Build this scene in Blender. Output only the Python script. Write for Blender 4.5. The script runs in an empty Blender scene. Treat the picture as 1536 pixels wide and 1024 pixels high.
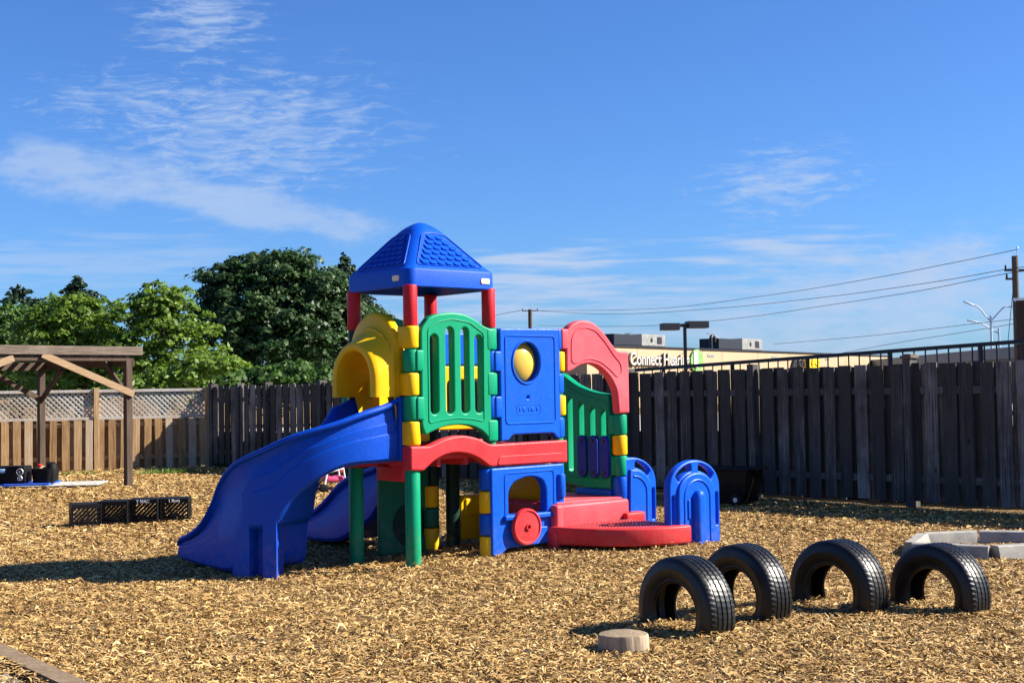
import bpy, bmesh, math, random
import numpy as np
from mathutils import Vector, Matrix
random.seed(7); RNG = np.random.default_rng(11)
SC = bpy.context.scene; COL = SC.collection
R = math.radians
PI = math.pi
# ------------------------------------------------------------------ camera model
FPX, TILT, ROLL, CAMH = 2000.0, .0358, .0161, 1.5
_ct, _st, _c, _s = math.cos(TILT), math.sin(TILT), math.cos(ROLL), math.sin(ROLL)
def ray(px, py):
    a = (px-768)/FPX; b = (512-py)/FPX
    u = a*_c+b*_s; w = -a*_s+b*_c
    return Vector((u, _ct-w*_st, _st+w*_ct))
def at(px, py, Y):
    r = ray(px, py); return Vector((0, 0, CAMH))+r*(Y/r.y)
def gnd(px, py, z=0.):
    r = ray(px, py); return Vector((0, 0, CAMH))+r*((z-CAMH)/r.z)
SUN_AZ, SUN_EL = R(1.5), R(36.2)      # azimuth from +X towards +Y

# ------------------------------------------------------------------ materials
MATS = {}
class NT:
    def __init__(s, m): s.t = m.node_tree; s.n = s.t.nodes; s.l = s.t.links
    def __call__(s, typ, ins=None, **kw):
        nd = s.n.new(typ)
        for k, v in kw.items(): setattr(nd, k, v)
        for k, v in (ins or {}).items():
            if isinstance(v, bpy.types.NodeSocket): s.l.new(v, nd.inputs[k])
            else: nd.inputs[k].default_value = v
        return nd
    def math(s, op, a, b=0., c=None, clamp=False):
        d = {0: a, 1: b}
        if c is not None: d[2] = c
        return s('ShaderNodeMath', d, operation=op, use_clamp=clamp).outputs[0]
    def mix(s, f, a, b, mode='MIX'):
        nd = s('ShaderNodeMix', data_type='RGBA', blend_type=mode)
        for k, v in ((0, f), (6, a), (7, b)):
            if isinstance(v, bpy.types.NodeSocket): s.l.new(v, nd.inputs[k])
            else: nd.inputs[k].default_value = v if k == 0 else (*v, 1) if len(v) == 3 else v
        return nd.outputs[2]
    def ramp(s, f, stops):
        nd = s('ShaderNodeValToRGB', {0: f}); e = nd.color_ramp.elements
        while len(e) < len(stops): e.new(.5)
        for q, (p, c) in zip(e, stops): q.position = p; q.color = (*c, 1) if len(c) == 3 else c
        return nd.outputs[0]
    def noise(s, vec, scale, detail=4, rough=.55, col=False):
        return s('ShaderNodeTexNoise', {'Vector': vec, 'Scale': scale, 'Detail': detail, 'Roughness': rough}).outputs[1 if col else 0]
def newmat(name):
    m = bpy.data.materials.new(name); m.use_nodes = True
    MATS[name] = m; t = NT(m); b = t.n['Principled BSDF']
    return m, t, b
def setp(t, b, **kw):
    for k, v in kw.items():
        k = k.replace('_', ' ')
        if isinstance(v, bpy.types.NodeSocket): t.l.new(v, b.inputs[k])
        elif isinstance(v, tuple) and len(v) == 3: b.inputs[k].default_value = (*v, 1)
        else: b.inputs[k].default_value = v
def bump(t, b, h, strength=.3, dist=.01):
    t.l.new(t('ShaderNodeBump', {'Height': h, 'Strength': strength, 'Distance': dist}).outputs[0], b.inputs['Normal'])
def plastic(name, col, fade, rough=.36):
    m, t, b = newmat(name)
    co = t('ShaderNodeTexCoord').outputs['Object']
    n = t.noise(co, 2.3, 5, .6); n2 = t.noise(co, 38, 5, .65)
    c = t.mix(t.ramp(n, [(.38, (0, 0, 0)), (.72, (1, 1, 1))]), col, fade)
    dust = t.ramp(n2, [(.56, (0, 0, 0)), (.85, (.05, .05, .05))])
    c = t.mix(dust, c, (.33, .29, .23))
    gm = t('ShaderNodeMapping', {'Vector': co, 'Scale': (7, 7, 60), 'Rotation': (.4, .3, .2)}).outputs[0]
    sc = t.ramp(t.noise(gm, 3.1, 5, .7), [(.66, (0, 0, 0)), (.74, (.16, .16, .16))])
    c = t.mix(sc, c, tuple(min(1, x*.75+.10) for x in fade))
    zz = t('ShaderNodeSeparateXYZ', {0: co}).outputs[2]
    low = t('ShaderNodeMapRange', {0: zz, 1: .02, 2: .38, 3: .26, 4: 0.}, clamp=True).outputs[0]
    mud = t.math('MULTIPLY', low, t.ramp(t.noise(co, 14, 6, .7), [(.42, (0, 0, 0)), (.66, (1, 1, 1))]))
    c = t.mix(mud, c, (.27, .20, .12))
    setp(t, b, Base_Color=c, Roughness=t.ramp(n2, [(.3, (rough-.02,)*3), (.75, (rough+.2,)*3)]), Specular_IOR_Level=.2)
    bump(t, b, t.noise(co, 260, 2), .12, .002)
    return m
def simple(name, col, rough=.6, var=.25, scale=6, metal=0., bmp=.2, bscale=60, spec=.35):
    m, t, b = newmat(name)
    co = t('ShaderNodeTexCoord').outputs['Object']
    n = t.noise(co, scale, 6, .6)
    k = tuple(x*(1-var) for x in col); k2 = tuple(min(1, x*(1+var)) for x in col)
    setp(t, b, Base_Color=t.ramp(n, [(.3, k), (.7, k2)]), Roughness=rough, Metallic=metal, Specular_IOR_Level=spec)
    if bmp: bump(t, b, t.noise(co, bscale, 4), bmp, .01)
    return m
def wood(name, dark, mid, light, knots=True, rough=.85, grain=(22, 22, 1.1), island=True, stain=None):
    m, t, b = newmat(name)
    co = t('ShaderNodeTexCoord').outputs['Object']
    rnd = t('ShaderNodeNewGeometry').outputs['Random Per Island']
    off = t('ShaderNodeVectorMath', {0: co, 1: t('ShaderNodeCombineXYZ', {0: t.math('MULTIPLY', rnd, 37.), 1: t.math('MULTIPLY', rnd, 61.), 2: t.math('MULTIPLY', rnd, 13.)}).outputs[0]}, operation='ADD').outputs[0]
    mp = t('ShaderNodeMapping', {'Vector': off, 'Scale': grain}).outputs[0]
    g = t.noise(mp, 1.6, 7, .68)
    g2 = t.noise(off, 2.4, 4, .6)
    f = t.math('ADD', t.math('MULTIPLY', g, .62), t.math('ADD', t.math('MULTIPLY', rnd, .30), t.math('MULTIPLY', g2, .22)))
    c = t.ramp(f, [(.36, dark), (.58, mid), (.80, light)])
    if knots:
        v = t('ShaderNodeTexVoronoi', {'Vector': t('ShaderNodeMapping', {'Vector': off, 'Scale': (1, 1, .55)}).outputs[0], 'Scale': 3.2}).outputs['Distance']
        c = t.mix(t.ramp(v, [(.035, (.8, .8, .8)), (.085, (0, 0, 0))]), c, tuple(x*.35 for x in dark))
    if stain:
        c = t.mix(t.ramp(t.noise(co, .9, 4, .6), [(.42, (0, 0, 0)), (.62, (.85, .85, .85))]), c, stain)
    setp(t, b, Base_Color=c, Roughness=rough, Specular_IOR_Level=.25)
    bump(t, b, g, .55, .012)
    return m
def leafmat(name, dark, light, trans=.35, yel=None):
    m, t, b = newmat(name)
    rnd = t('ShaderNodeNewGeometry').outputs['Random Per Island']
    co = t('ShaderNodeTexCoord').outputs['Object']
    f = t.math('ADD', t.math('MULTIPLY', rnd, .6), t.math('MULTIPLY', t.noise(co, .8, 3), .5))
    c = t.ramp(f, [(.2, dark), (.85, light)])
    setp(t, b, Base_Color=c, Roughness=.5, Specular_IOR_Level=.3)
    tr = t('ShaderNodeBsdfTranslucent', {0: t.mix(.5, c, tuple(min(1, x*1.8) for x in light))})
    mx = t('ShaderNodeMixShader', {0: trans, 1: b.outputs[0], 2: tr.outputs[0]})
    t.l.new(mx.outputs[0], t.n['Material Output'].inputs[0])
    return m

BLUE = plastic('blue_plastic', (.0, .073, .52), (.0, .086, .56))
SLIDE_BLUE = plastic('deep_blue_plastic', (.0, .050, .40), (.0, .058, .43))
BLUE_R = plastic('blue_roof_plastic', (.0, .058, .44), (.001, .07, .48))
RED = plastic('red_plastic', (.50, .02, .026), (.56, .045, .052), .4)
RED_FADED = plastic('faded_red_plastic', (.58, .06, .078), (.64, .11, .13), .42)
RED_POST = plastic('red_post_plastic', (.46, .012, .018), (.5, .02, .03), .36)
GREEN = plastic('green_plastic', (.0, .235, .108), (.001, .275, .13))
YELLOW = plastic('yellow_plastic', (.72, .40, .002), (.76, .45, .004))
NAVY = plastic('navy_plastic', (.008, .02, .25), (.01, .03, .3))
BUBBLE = plastic('amber_bubble', (.56, .36, .055), (.6, .40, .08), .2)
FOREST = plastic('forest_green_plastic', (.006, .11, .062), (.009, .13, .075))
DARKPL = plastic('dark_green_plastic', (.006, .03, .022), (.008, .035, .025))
CREAM = simple('cream_sticker', (.72, .6, .42), .5, .1, 30)
STEEL = simple('galvanised_steel', (.55, .57, .6), .45, .15, 8, .6)
BLACKMETAL = simple('black_painted_metal', (.018, .018, .022), .45, .2, 8)
BLACKPL = simple('black_crate_plastic', (.006, .006, .007), .55, .3, 12, spec=.15)
GREYPL = simple('pale_grey_plastic', (.27, .255, .225), .6, .28, 7)
DULLWHITE = simple('dusty_white_board', (.42, .40, .36), .7, .2, 6)
WHITE = simple('white_paint', (.8, .8, .78), .5, .06, 9)
CHARCOAL = wood('charcoal_weathered_boards', (.020, .0182, .0162), (.070, .0645, .058), (.30, .277, .25), grain=(30, 30, 1.1), stain=(.044, .040, .036))
TANWOOD = wood('sunworn_brown_boards', (.17, .09, .038), (.38, .235, .11), (.46, .39, .30))
GREYWOOD = wood('weathered_grey_timber', (.04, .03, .023), (.12, .092, .07), (.24, .19, .145), grain=(2.2, 20, 20), knots=False)
DARKWOOD = wood('dark_brown_timber', (.03, .02, .014), (.07, .046, .032), (.12, .085, .06), knots=False)
PINE = wood('fresh_pine_timber', (.17, .105, .055), (.28, .185, .105), (.36, .26, .165), grain=(2, 20, 20), knots=False)
LATT = wood('pale_lattice_strips', (.22, .17, .12), (.36, .30, .24), (.5, .46, .4), knots=False, stain=(.42, .41, .39))
LOGSIDE = wood('split_stump_bark', (.07, .05, .035), (.28, .21, .135), (.47, .385, .28), grain=(26, 26, 2.2), knots=False)
BEIGE = simple('beige_stucco', (.40, .29, .175), .85, .07, 1.2, bmp=.1)
ACGREY = simple('dull_sheet_metal', (.22, .215, .20), .6, .25, 3)
CHARW = simple('dark_stained_concrete', (.035, .033, .032), .9, .25, 3)
BRICK = simple('dark_brown_brick', (.035, .02, .014), .85, .3, 3)
SLATE = simple('slate_blue_metal_roof', (.10, .13, .16), .5, .1, 1)
GREYWALL = simple('grey_wall', (.22, .22, .22), .8, .1, 1)
PAVE = simple('dusty_paving', (.15, .13, .105), .9, .35, 9)
CONC = simple('concrete', (.36, .34, .31), .9, .2, 5)
LEAF_MAPLE = leafmat('maple_leaves', (.010, .030, .006), (.042, .088, .02), .18)
LEAF_LOCUST = leafmat('bright_leaves', (.03, .075, .007), (.145, .23, .022), .34)
LEAF_MID = leafmat('mid_green_leaves', (.018, .05, .008), (.07, .14, .02), .28)
LEAF_CON = leafmat('conifer_needles', (.012, .03, .012), (.03, .06, .025), .1)
GRASS = leafmat('grass_blades', (.07, .14, .02), (.16, .25, .04), .35)
BARK = simple('tree_bark', (.09, .065, .045), .9, .4, 9, bmp=.6)
RUBBER = None
def mk_rubber():
    m, t, b = newmat('tyre_rubber')
    co = t('ShaderNodeTexCoord').outputs['Object']
    n = t.noise(co, 9, 6, .65); n2 = t.noise(co, 60, 4)
    c = t.ramp(n, [(.35, (.004, .004, .0045)), (.7, (.012, .0115, .011))])
    c = t.mix(t.ramp(n2, [(.6, (0, 0, 0)), (.85, (.22, .22, .22))]), c, (.07, .055, .04))
    setp(t, b, Base_Color=c, Roughness=t.ramp(n, [(.3, (.3,)*3), (.7, (.5,)*3)]), Specular_IOR_Level=.34)
    bump(t, b, n2, .15, .003)
    return m
RUBBER = mk_rubber()
def mk_ground():
    m, t, b = newmat('mulch_bed')
    co = t('ShaderNodeTexCoord').outputs['Object']
    w = t('ShaderNodeVectorMath', {0: co, 1: t('ShaderNodeVectorMath', {0: t.noise(co, 9, 3, .5, True), 1: (.12, .12, .12)}, operation='MULTIPLY').outputs[0]}, operation='ADD').outputs[0]
    v = t('ShaderNodeTexVoronoi', {'Vector': t('ShaderNodeMapping', {'Vector': w, 'Scale': (1, 1.9, 1)}).outputs[0], 'Scale': 26., 'Randomness': 1.}, feature='F1')
    cr = t('ShaderNodeSeparateColor', {0: v.outputs['Color']}).outputs[0]
    c = t.ramp(cr, [(0, (.10, .055, .019)), (.4, (.27, .16, .055)), (.8, (.39, .25, .095)), (1, (.48, .34, .165))])
    c = t.mix(t.ramp(v.outputs['Distance'], [(.35, (0, 0, 0)), (.75, (1, 1, 1))]), c, (.07, .04, .018))
    big = t.noise(co, .55, 5, .6)
    c = t.mix(t.ramp(big, [(.5, (0, 0, 0)), (.72, (.45, .45, .45))]), c, (.17, .10, .05))
    setp(t, b, Base_Color=c, Roughness=.9, Specular_IOR_Level=.2)
    h = t.math('ADD', t.math('MULTIPLY', v.outputs['Distance'], -1.), t.math('MULTIPLY', cr, .6))
    bump(t, b, h, .9, .03)
    return m
MULCH = mk_ground()
def mk_chips():
    m, t, b = newmat('shredded_wood_chips')
    rnd = t('ShaderNodeNewGeometry').outputs['Random Per Island']
    co = t('ShaderNodeTexCoord').outputs['Object']
    big = t.noise(co, .5, 5, .62)
    f = t.math('ADD', t.math('MULTIPLY', rnd, .8), t.math('MULTIPLY', big, .4))
    c = t.ramp(f, [(.10, (.045, .022, .007)), (.30, (.20, .108, .032)), (.58, (.40, .238, .076)), (.84, (.50, .328, .118)), (1, (.61, .45, .22))])
    setp(t, b, Base_Color=c, Roughness=.75, Specular_IOR_Level=.3)
    return m
CHIPS = mk_chips()

# ------------------------------------------------------------------ mesh helpers
class MB:
    def __init__(s): s.v = []; s.f = []
    def add(s, v, f, M=None):
        o = len(s.v)
        s.v += [tuple(M @ Vector(p)) if M is not None else tuple(p) for p in v]
        s.f += [tuple(i+o for i in q) for q in f]; return s
    def box(s, x0, x1, y0, y1, z0, z1, bev=0., M=None):
        bm = bmesh.new(); bmesh.ops.create_cube(bm, size=1)
        for v in bm.verts: v.co = ((x0+x1)/2+v.co.x*(x1-x0), (y0+y1)/2+v.co.y*(y1-y0), (z0+z1)/2+v.co.z*(z1-z0))
        if bev: bmesh.ops.bevel(bm, geom=bm.edges[:], offset=bev, segments=3, profile=.5, affect='EDGES')
        bm.verts.index_update()
        s.add([v.co for v in bm.verts], [[v.index for v in f.verts] for f in bm.faces], M); bm.free(); return s
    def plank(s, p0, p1, w, th, up=(0, 0, 1), bev=0.):
        p0 = Vector(p0); p1 = Vector(p1); d = p1-p0; L = d.length; d.normalize()
        y = Vector(up).cross(d).normalized(); z = d.cross(y)
        M = Matrix((( d.x, y.x, z.x, p0.x), (d.y, y.y, z.y, p0.y), (d.z, y.z, z.z, p0.z), (0, 0, 0, 1)))
        return s.box(0, L, -w/2, w/2, -th/2, th/2, bev, M)
    def rev(s, prof, c=(0, 0, 0), n=20, M=None):   # profile (r,z) around z
        v = []; f = []; m = len(prof)
        for i in range(n):
            a = 2*PI*i/n
            v += [(c[0]+r*math.cos(a), c[1]+r*math.sin(a), c[2]+z) for r, z in prof]
        for i in range(n):
            j = (i+1) % n
            for k in range(m-1): f.append((i*m+k, j*m+k, j*m+k+1, i*m+k+1))
        f.append(tuple(i*m for i in range(n))[::-1]); f.append(tuple(i*m+m-1 for i in range(n)))
        return s.add(v, f, M)
    def cyl(s, p0, p1, r0, r1=None, n=14, ch=0.):
        r1 = r0 if r1 is None else r1
        p0 = Vector(p0); p1 = Vector(p1); d = p1-p0; L = d.length
        M = Matrix.Translation(p0) @ d.to_track_quat('Z', 'Y').to_matrix().to_4x4()
        pr = [(r0, 0), (r1, L)] if not ch else [(r0-ch, 0), (r0-ch*.3, ch*.3), (r0, ch), (r1, L-ch), (r1-ch*.3, L-ch*.3), (r1-ch, L)]
        return s.rev(pr, n=n, M=M)
    def tube(s, pts, r, n=8, closed=False):
        pts = [Vector(p) for p in pts]; N = len(pts); v = []; f = []
        prev = None
        for i, p in enumerate(pts):
            a = pts[(i-1) % N] if closed or i else p; b = pts[(i+1) % N] if closed or i < N-1 else p
            d = (b-a).normalized()
            if prev is None: prev = d.orthogonal().normalized()
            x = (prev-d*prev.dot(d)).normalized(); prev = x; y = d.cross(x)
            rr = r[i] if isinstance(r, (list, tuple)) else r
            v += [p+(x*math.cos(2*PI*k/n)+y*math.sin(2*PI*k/n))*rr for k in range(n)]
        for i in range(N if closed else N-1):
            j = (i+1) % N
            for k in range(n): f.append((i*n+k, i*n+(k+1) % n, j*n+(k+1) % n, j*n+k))
        if not closed: f.append(tuple(range(n))[::-1]); f.append(tuple((N-1)*n+k for k in range(n)))
        return s.add(v, f)
    def loft(s, secs, closed_sec=True, caps=True):
        n = len(secs[0]); v = [p for q in secs for p in q]; f = []
        for i in range(len(secs)-1):
            for k in range(n if closed_sec else n-1):
                f.append((i*n+k, i*n+(k+1) % n, (i+1)*n+(k+1) % n, (i+1)*n+k))
        if caps: f.append(tuple(range(n))[::-1]); f.append(tuple((len(secs)-1)*n+k for k in range(n)))
        return s.add(v, f)
    def build(s, name, mat, parent=None, smooth=35, recalc=True, loc=None):
        me = bpy.data.meshes.new(name); me.from_pydata([tuple(p) for p in s.v], [], s.f); me.update()
        if recalc:
            bm = bmesh.new(); bm.from_mesh(me); bmesh.ops.recalc_face_normals(bm, faces=bm.faces[:]); bm.to_mesh(me); bm.free()
        if smooth:
            me.polygons.foreach_set('use_smooth', [True]*len(me.polygons)); me.set_sharp_from_angle(angle=R(smooth))
        me.materials.append(mat)
        o = bpy.data.objects.new(name, me); COL.objects.link(o)
        if parent is not None: o.parent = parent
        if loc is not None: o.location = loc
        return o
def tag(o, label=None, cat=None, group=None, kind=None):
    if label: o['label'] = label
    if cat: o['category'] = cat
    if group: o['group'] = group
    if kind: o['kind'] = kind
    return o
def empty(name, loc, rz=0., label=None, cat=None, group=None):
    o = bpy.data.objects.new(name, None); COL.objects.link(o); o.location = loc; o.rotation_euler = (0, 0, rz)
    o.empty_display_size = .1
    return tag(o, label, cat, group)
def copy_tree(o, parent=None):
    kids = [c for c in bpy.data.objects if c.parent == o]
    c = o.copy(); COL.objects.link(c)
    if parent is not None: c.parent = parent
    for k in kids: copy_tree(k, c)
    return c
def fillet(pts, r, n=5):
    out = []; N = len(pts)
    for i in range(N):
        p = Vector(pts[i][:2]); a = Vector(pts[i-1][:2]); b = Vector(pts[(i+1) % N][:2])
        rr = pts[i][2] if len(pts[i]) > 2 else r
        da = a-p; db = b-p; la, lb = da.length, db.length
        if la < 1e-6 or lb < 1e-6: continue
        da /= la; db /= lb
        t = min(rr, la*.48, lb*.48)
        if t < 1e-4: out.append((p.x, p.y)); continue
        p0 = p+da*t; p1 = p+db*t
        for k in range(n+1):
            q = k/n; out.append(tuple(p0*(1-q)**2+p*2*q*(1-q)+p1*q*q))
    return out
def cr(pts, n=6, closed=False):
    P = [Vector(p) for p in pts]; N = len(P); out = []
    for i in range(N if closed else N-1):
        p0 = P[i-1] if closed or i else P[0]; p1 = P[i]; p2 = P[(i+1) % N]; p3 = P[(i+2) % N] if closed or i+2 < N else P[-1]
        for k in range(n):
            t = k/n
            out.append(.5*((2*p1)+(p2-p0)*t+(2*p0-5*p1+4*p2-p3)*t*t+(3*p1-p0-3*p2+p3)*t**3))
    if not closed: out.append(P[-1])
    return [tuple(p) for p in out]
def circ(cx, cy, rx, ry=None, n=32, a0=0, a1=2*PI):
    ry = rx if ry is None else ry
    full = abs(a1-a0-2*PI) < 1e-6
    return [(cx+rx*math.cos(a0+(a1-a0)*i/(n if full else n-1)), cy+ry*math.sin(a0+(a1-a0)*i/(n if full else n-1))) for i in range(n)]
def mesh_of_curve(cu):
    o = bpy.data.objects.new('tmp', cu); COL.objects.link(o)
    dg = bpy.context.evaluated_depsgraph_get()
    me = bpy.data.meshes.new_from_object(o.evaluated_get(dg), depsgraph=dg)
    v = [tuple(p.co) for p in me.vertices]; f = [tuple(p.vertices) for p in me.polygons]
    bpy.data.objects.remove(o); bpy.data.curves.remove(cu); bpy.data.meshes.remove(me)
    return v, f
def sheet(outline, holes=(), th=.06, bev=.012, mp=None):
    cu = bpy.data.curves.new('tmp', 'CURVE'); cu.dimensions = '2D'; cu.fill_mode = 'BOTH'
    for loop in [outline]+list(holes):
        sp = cu.splines.new('POLY'); sp.points.add(len(loop)-1)
        for q, p in zip(sp.points, loop): q.co = (p[0], p[1], 0, 1)
        sp.use_cyclic_u = True
    cu.extrude = th/2-bev; cu.bevel_depth = bev; cu.bevel_resolution = 2; cu.offset = -bev
    v, f = mesh_of_curve(cu)
    if mp: v = [mp(*p) for p in v]
    return v, f
def text(txt, size, th, bold=.0, align='LEFT'):
    cu = bpy.data.curves.new('tmp', 'FONT'); cu.body = txt; cu.size = size; cu.extrude = th/2; cu.offset = bold; cu.align_x = align
    cu.resolution_u = 4
    return mesh_of_curve(cu)
def vplane(v0): return lambda a, b, d: (a, v0-d, b)      # panels facing the photo's right
def uplane(u0): return lambda a, b, d: (u0-d, a, b)

# ------------------------------------------------------------------ ground
def sst(x): x = np.clip(x, 0, 1); return x*x*(3-2*x)
def gz(x, y):
    x = np.asarray(x, float); y = np.asarray(y, float)
    z = -.055*sst((-.5-x)/1.2)*np.exp(-((y-11.8)/2.2)**2)
    z = z+.045*np.exp(-(((x-1.25)/1.3)**2+((y-12.3)/.8)**2))
    z = z+.012*np.sin(x*1.9+y*.8)*np.sin(y*1.3-x*.5)+.008*np.sin(x*4.3+1)*np.sin(y*3.7)
    z = z+.006*np.sin(x*9.1+y*2)*np.sin(y*8.3-x)
    for tx, ty in ((.85, 8.5), (1.24, 8.03), (1.66, 8.47), (1.95, 9.15), (2.34, 8.68), (2.6, 9.1), (2.97, 8.6), (1.0, 8.3), (1.5, 8.75), (2.12, 8.95), (2.8, 8.85)):
        z = z+.022*np.exp(-(((x-tx)/.22)**2+((y-ty)/.2)**2))
    z = z-.035*np.exp(-(((x+3.35)/.5)**2+((y-12.5)/.45)**2))
    return z*np.exp(-(np.maximum(np.hypot(x, y-15)-22, 0)/10)**2)
def make_ground():
    xs = np.concatenate([[-900, -400, -150, -60, -30, -20], np.arange(-14, 12.01, .15), [18, 30, 60, 150, 400, 900]])
    ys = np.concatenate([[-60, -10, 0, 3, 5], np.arange(6, 30.01, .15), [34, 42, 60, 100, 200, 500, 1600]])
    X, Y = np.meshgrid(xs, ys); Z = gz(X, Y)
    co = np.stack([X, Y, Z], -1).reshape(-1, 3); nx = len(xs); ny = len(ys)
    i = np.arange(nx-1)[None, :]+np.arange(ny-1)[:, None]*nx
    q = np.stack([i, i+1, i+1+nx, i+nx], -1).reshape(-1, 4)
    me = bpy.data.meshes.new('ground'); me.vertices.add(len(co)); me.vertices.foreach_set('co', co.ravel())
    me.loops.add(q.size); me.loops.foreach_set('vertex_index', q.ravel())
    me.polygons.add(len(q)); me.polygons.foreach_set('loop_start', np.arange(len(q))*4); me.update(calc_edges=True)
    me.polygons.foreach_set('use_smooth', np.ones(len(q), bool))
    me.materials.append(MULCH)
    o = bpy.data.objects.new('ground', me); COL.objects.link(o)
    tag(o, 'wood mulch ground of the fenced play yard', 'ground', kind='structure')
make_ground()
FA = Vector((5.73, 15.1)); FB = Vector((-6.25, 27.6))    # charcoal fence line (right end, far corner)
FD = (FB-FA).normalized(); FN = Vector((-FD.y, FD.x)) if Vector((-FD.y, FD.x)).y < 0 else Vector((FD.y, -FD.x))
LA = R(22); LD = Vector((-math.cos(LA), -math.sin(LA))); LN = Vector((math.sin(LA), -math.cos(LA)))
def make_chips():
    bands = [(6.3, 9.5, 3900, 1.0), (9.5, 13.5, 2900, 1.08), (13.5, 19, 1500, 1.35), (19, 29, 760, 1.8)]
    V = []
    for y0, y1, dens, sc in bands:
        hw = lambda y: .42*y+1.0
        area = (hw(y0)+hw(y1))*(y1-y0); n = int(area*dens)
        y = np.sqrt(RNG.uniform(0, 1, n)*((y1)**2-(y0)**2)+y0**2)
        x = RNG.uniform(-1, 1, n)*(.42*y+1.0)
        P = np.stack([x, y], -1)
        # thin the litter in scuffed hollows
        pat = np.sin(x*2.1+1.3*np.sin(y*1.7))*np.sin(y*1.3+.9*np.sin(x*2.6))
        k = RNG.random(n) < np.where(pat > .55, .55, 1.)
        k &= (P-np.array(FA)) @ np.array(FN) > .12
        k &= (P-np.array(FB)) @ np.array(LN) > .1
        # leave the paved corner clear
        e0 = np.array((-3.13, 8.14)); dn = np.array((-.78, -.62)); k &= ((P-e0) @ dn < .02) | (((P-e0) @ dn > .2) & (RNG.random(n) < .35))
        x, y = x[k], y[k]; n = len(x)
        L = RNG.uniform(.018, .072, n)*sc; L *= np.where(RNG.random(n) < .12, 1.5, 1.)
        w = RNG.uniform(.0045, .0105, n)*sc*np.where(RNG.random(n) < .07, 2.0, 1)
        a = RNG.uniform(0, 2*np.pi, n); pit = RNG.normal(0, .28, n)
        bend = RNG.normal(0, .25, n)*L; lift = RNG.uniform(-.12, .30, n)*L
        rollv = RNG.normal(0, .45, n)
        z = gz(x, y)+RNG.uniform(.001, .016, n)*sc+np.where((P[k][:, :] if False else np.stack([x, y], -1)-e0) @ dn > .2, .045, 0)
        d = np.stack([np.cos(a)*np.cos(pit), np.sin(a)*np.cos(pit), np.sin(pit)], -1)
        s = np.stack([-np.sin(a)*np.cos(rollv), np.cos(a)*np.cos(rollv), np.sin(rollv)], -1)
        c = np.stack([x, y, z], -1)
        rows = []
        for t, bw in ((-.5, .55), (-.12, 1.), (.22, .95), (.5, .35)):
            q = 1-(2*t)**2
            p = c+d*(t*L)[:, None]+s*(bend*q)[:, None]; p[:, 2] += lift*q*.6
            rows += [p-s*(w*bw/2)[:, None], p+s*(w*bw/2)[:, None]]
        V.append(np.stack(rows, 1))
    V = np.concatenate(V); n = len(V)
    base = (np.arange(n)*8)[:, None, None]
    q = np.array([[0, 1, 3, 2], [2, 3, 5, 4], [4, 5, 7, 6]])[None]+base
    q = q.reshape(-1, 4)
    me = bpy.data.meshes.new('wood_chips'); me.vertices.add(n*8); me.vertices.foreach_set('co', V.reshape(-1))
    me.loops.add(q.size); me.loops.foreach_set('vertex_index', q.ravel())
    me.polygons.add(len(q)); me.polygons.foreach_set('loop_start', np.arange(len(q))*4); me.update(calc_edges=True)
    me.polygons.foreach_set('use_smooth', np.ones(len(q), bool))
    me.materials.append(CHIPS)
    o = bpy.data.objects.new('wood_chips', me); COL.objects.link(o)
    tag(o, 'loose tan shredded wood chips covering the play yard', 'wood chips', kind='stuff')
    print('chips', n)
make_chips()
def GZ(x, y): return float(gz(x, y))
# car park beyond the charcoal fence
mb = MB(); p = lambda a, b: (FA+FD*a-FN*b)
q = [p(-60, .6), p(40, .6), p(40, 140), p(-60, 140)]
mb.add([(k.x, k.y, .03) for k in q], [(0, 1, 2, 3)])
tag(mb.build('car_park', CONC, smooth=0), 'pale paved lot beyond the charcoal fence', 'pavement', kind='structure')

# ------------------------------------------------------------------ climber
F0 = Vector((-.870, 11.44)); TH = R(40.3); S = .868; U2, U3 = 1.68, 2.50
CL = empty('playground_climber', (F0.x, F0.y, 0), TH, 'large red, blue, green and yellow plastic playground climber with roof and slides', 'playground climber')
def W(u, v, z): return Vector((F0.x+u*math.cos(TH)-v*math.sin(TH), F0.y+u*math.sin(TH)+v*math.cos(TH), z))
def knuck(mb, u, v, z0, z1, r=.074): mb.cyl((u, v, z0+.004), (u, v, z1-.004), r, n=20, ch=.016)
def fin(mb, x0, x1, v, z0, z1, th=.08): mb.box(x0, x1, v-th/2, v+th/2, z0+.006, z1-.006, .014)
def ridge(pts, r, mp, closed=True):
    return [mp(a, b, 0) for a, b in pts]
def rsq(hx, r, z, cx=.434, cy=.434, n=6):
    o = []
    for sx, sy, a0 in ((1, 1, 0), (-1, 1, PI/2), (-1, -1, PI), (1, -1, 1.5*PI)):
        for k in range(n+1):
            a = a0+PI/2*k/n; o.append((cx+sx*(hx-r)+r*math.cos(a), cy+sy*(hx-r)+r*math.sin(a), z))
    return o
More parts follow.
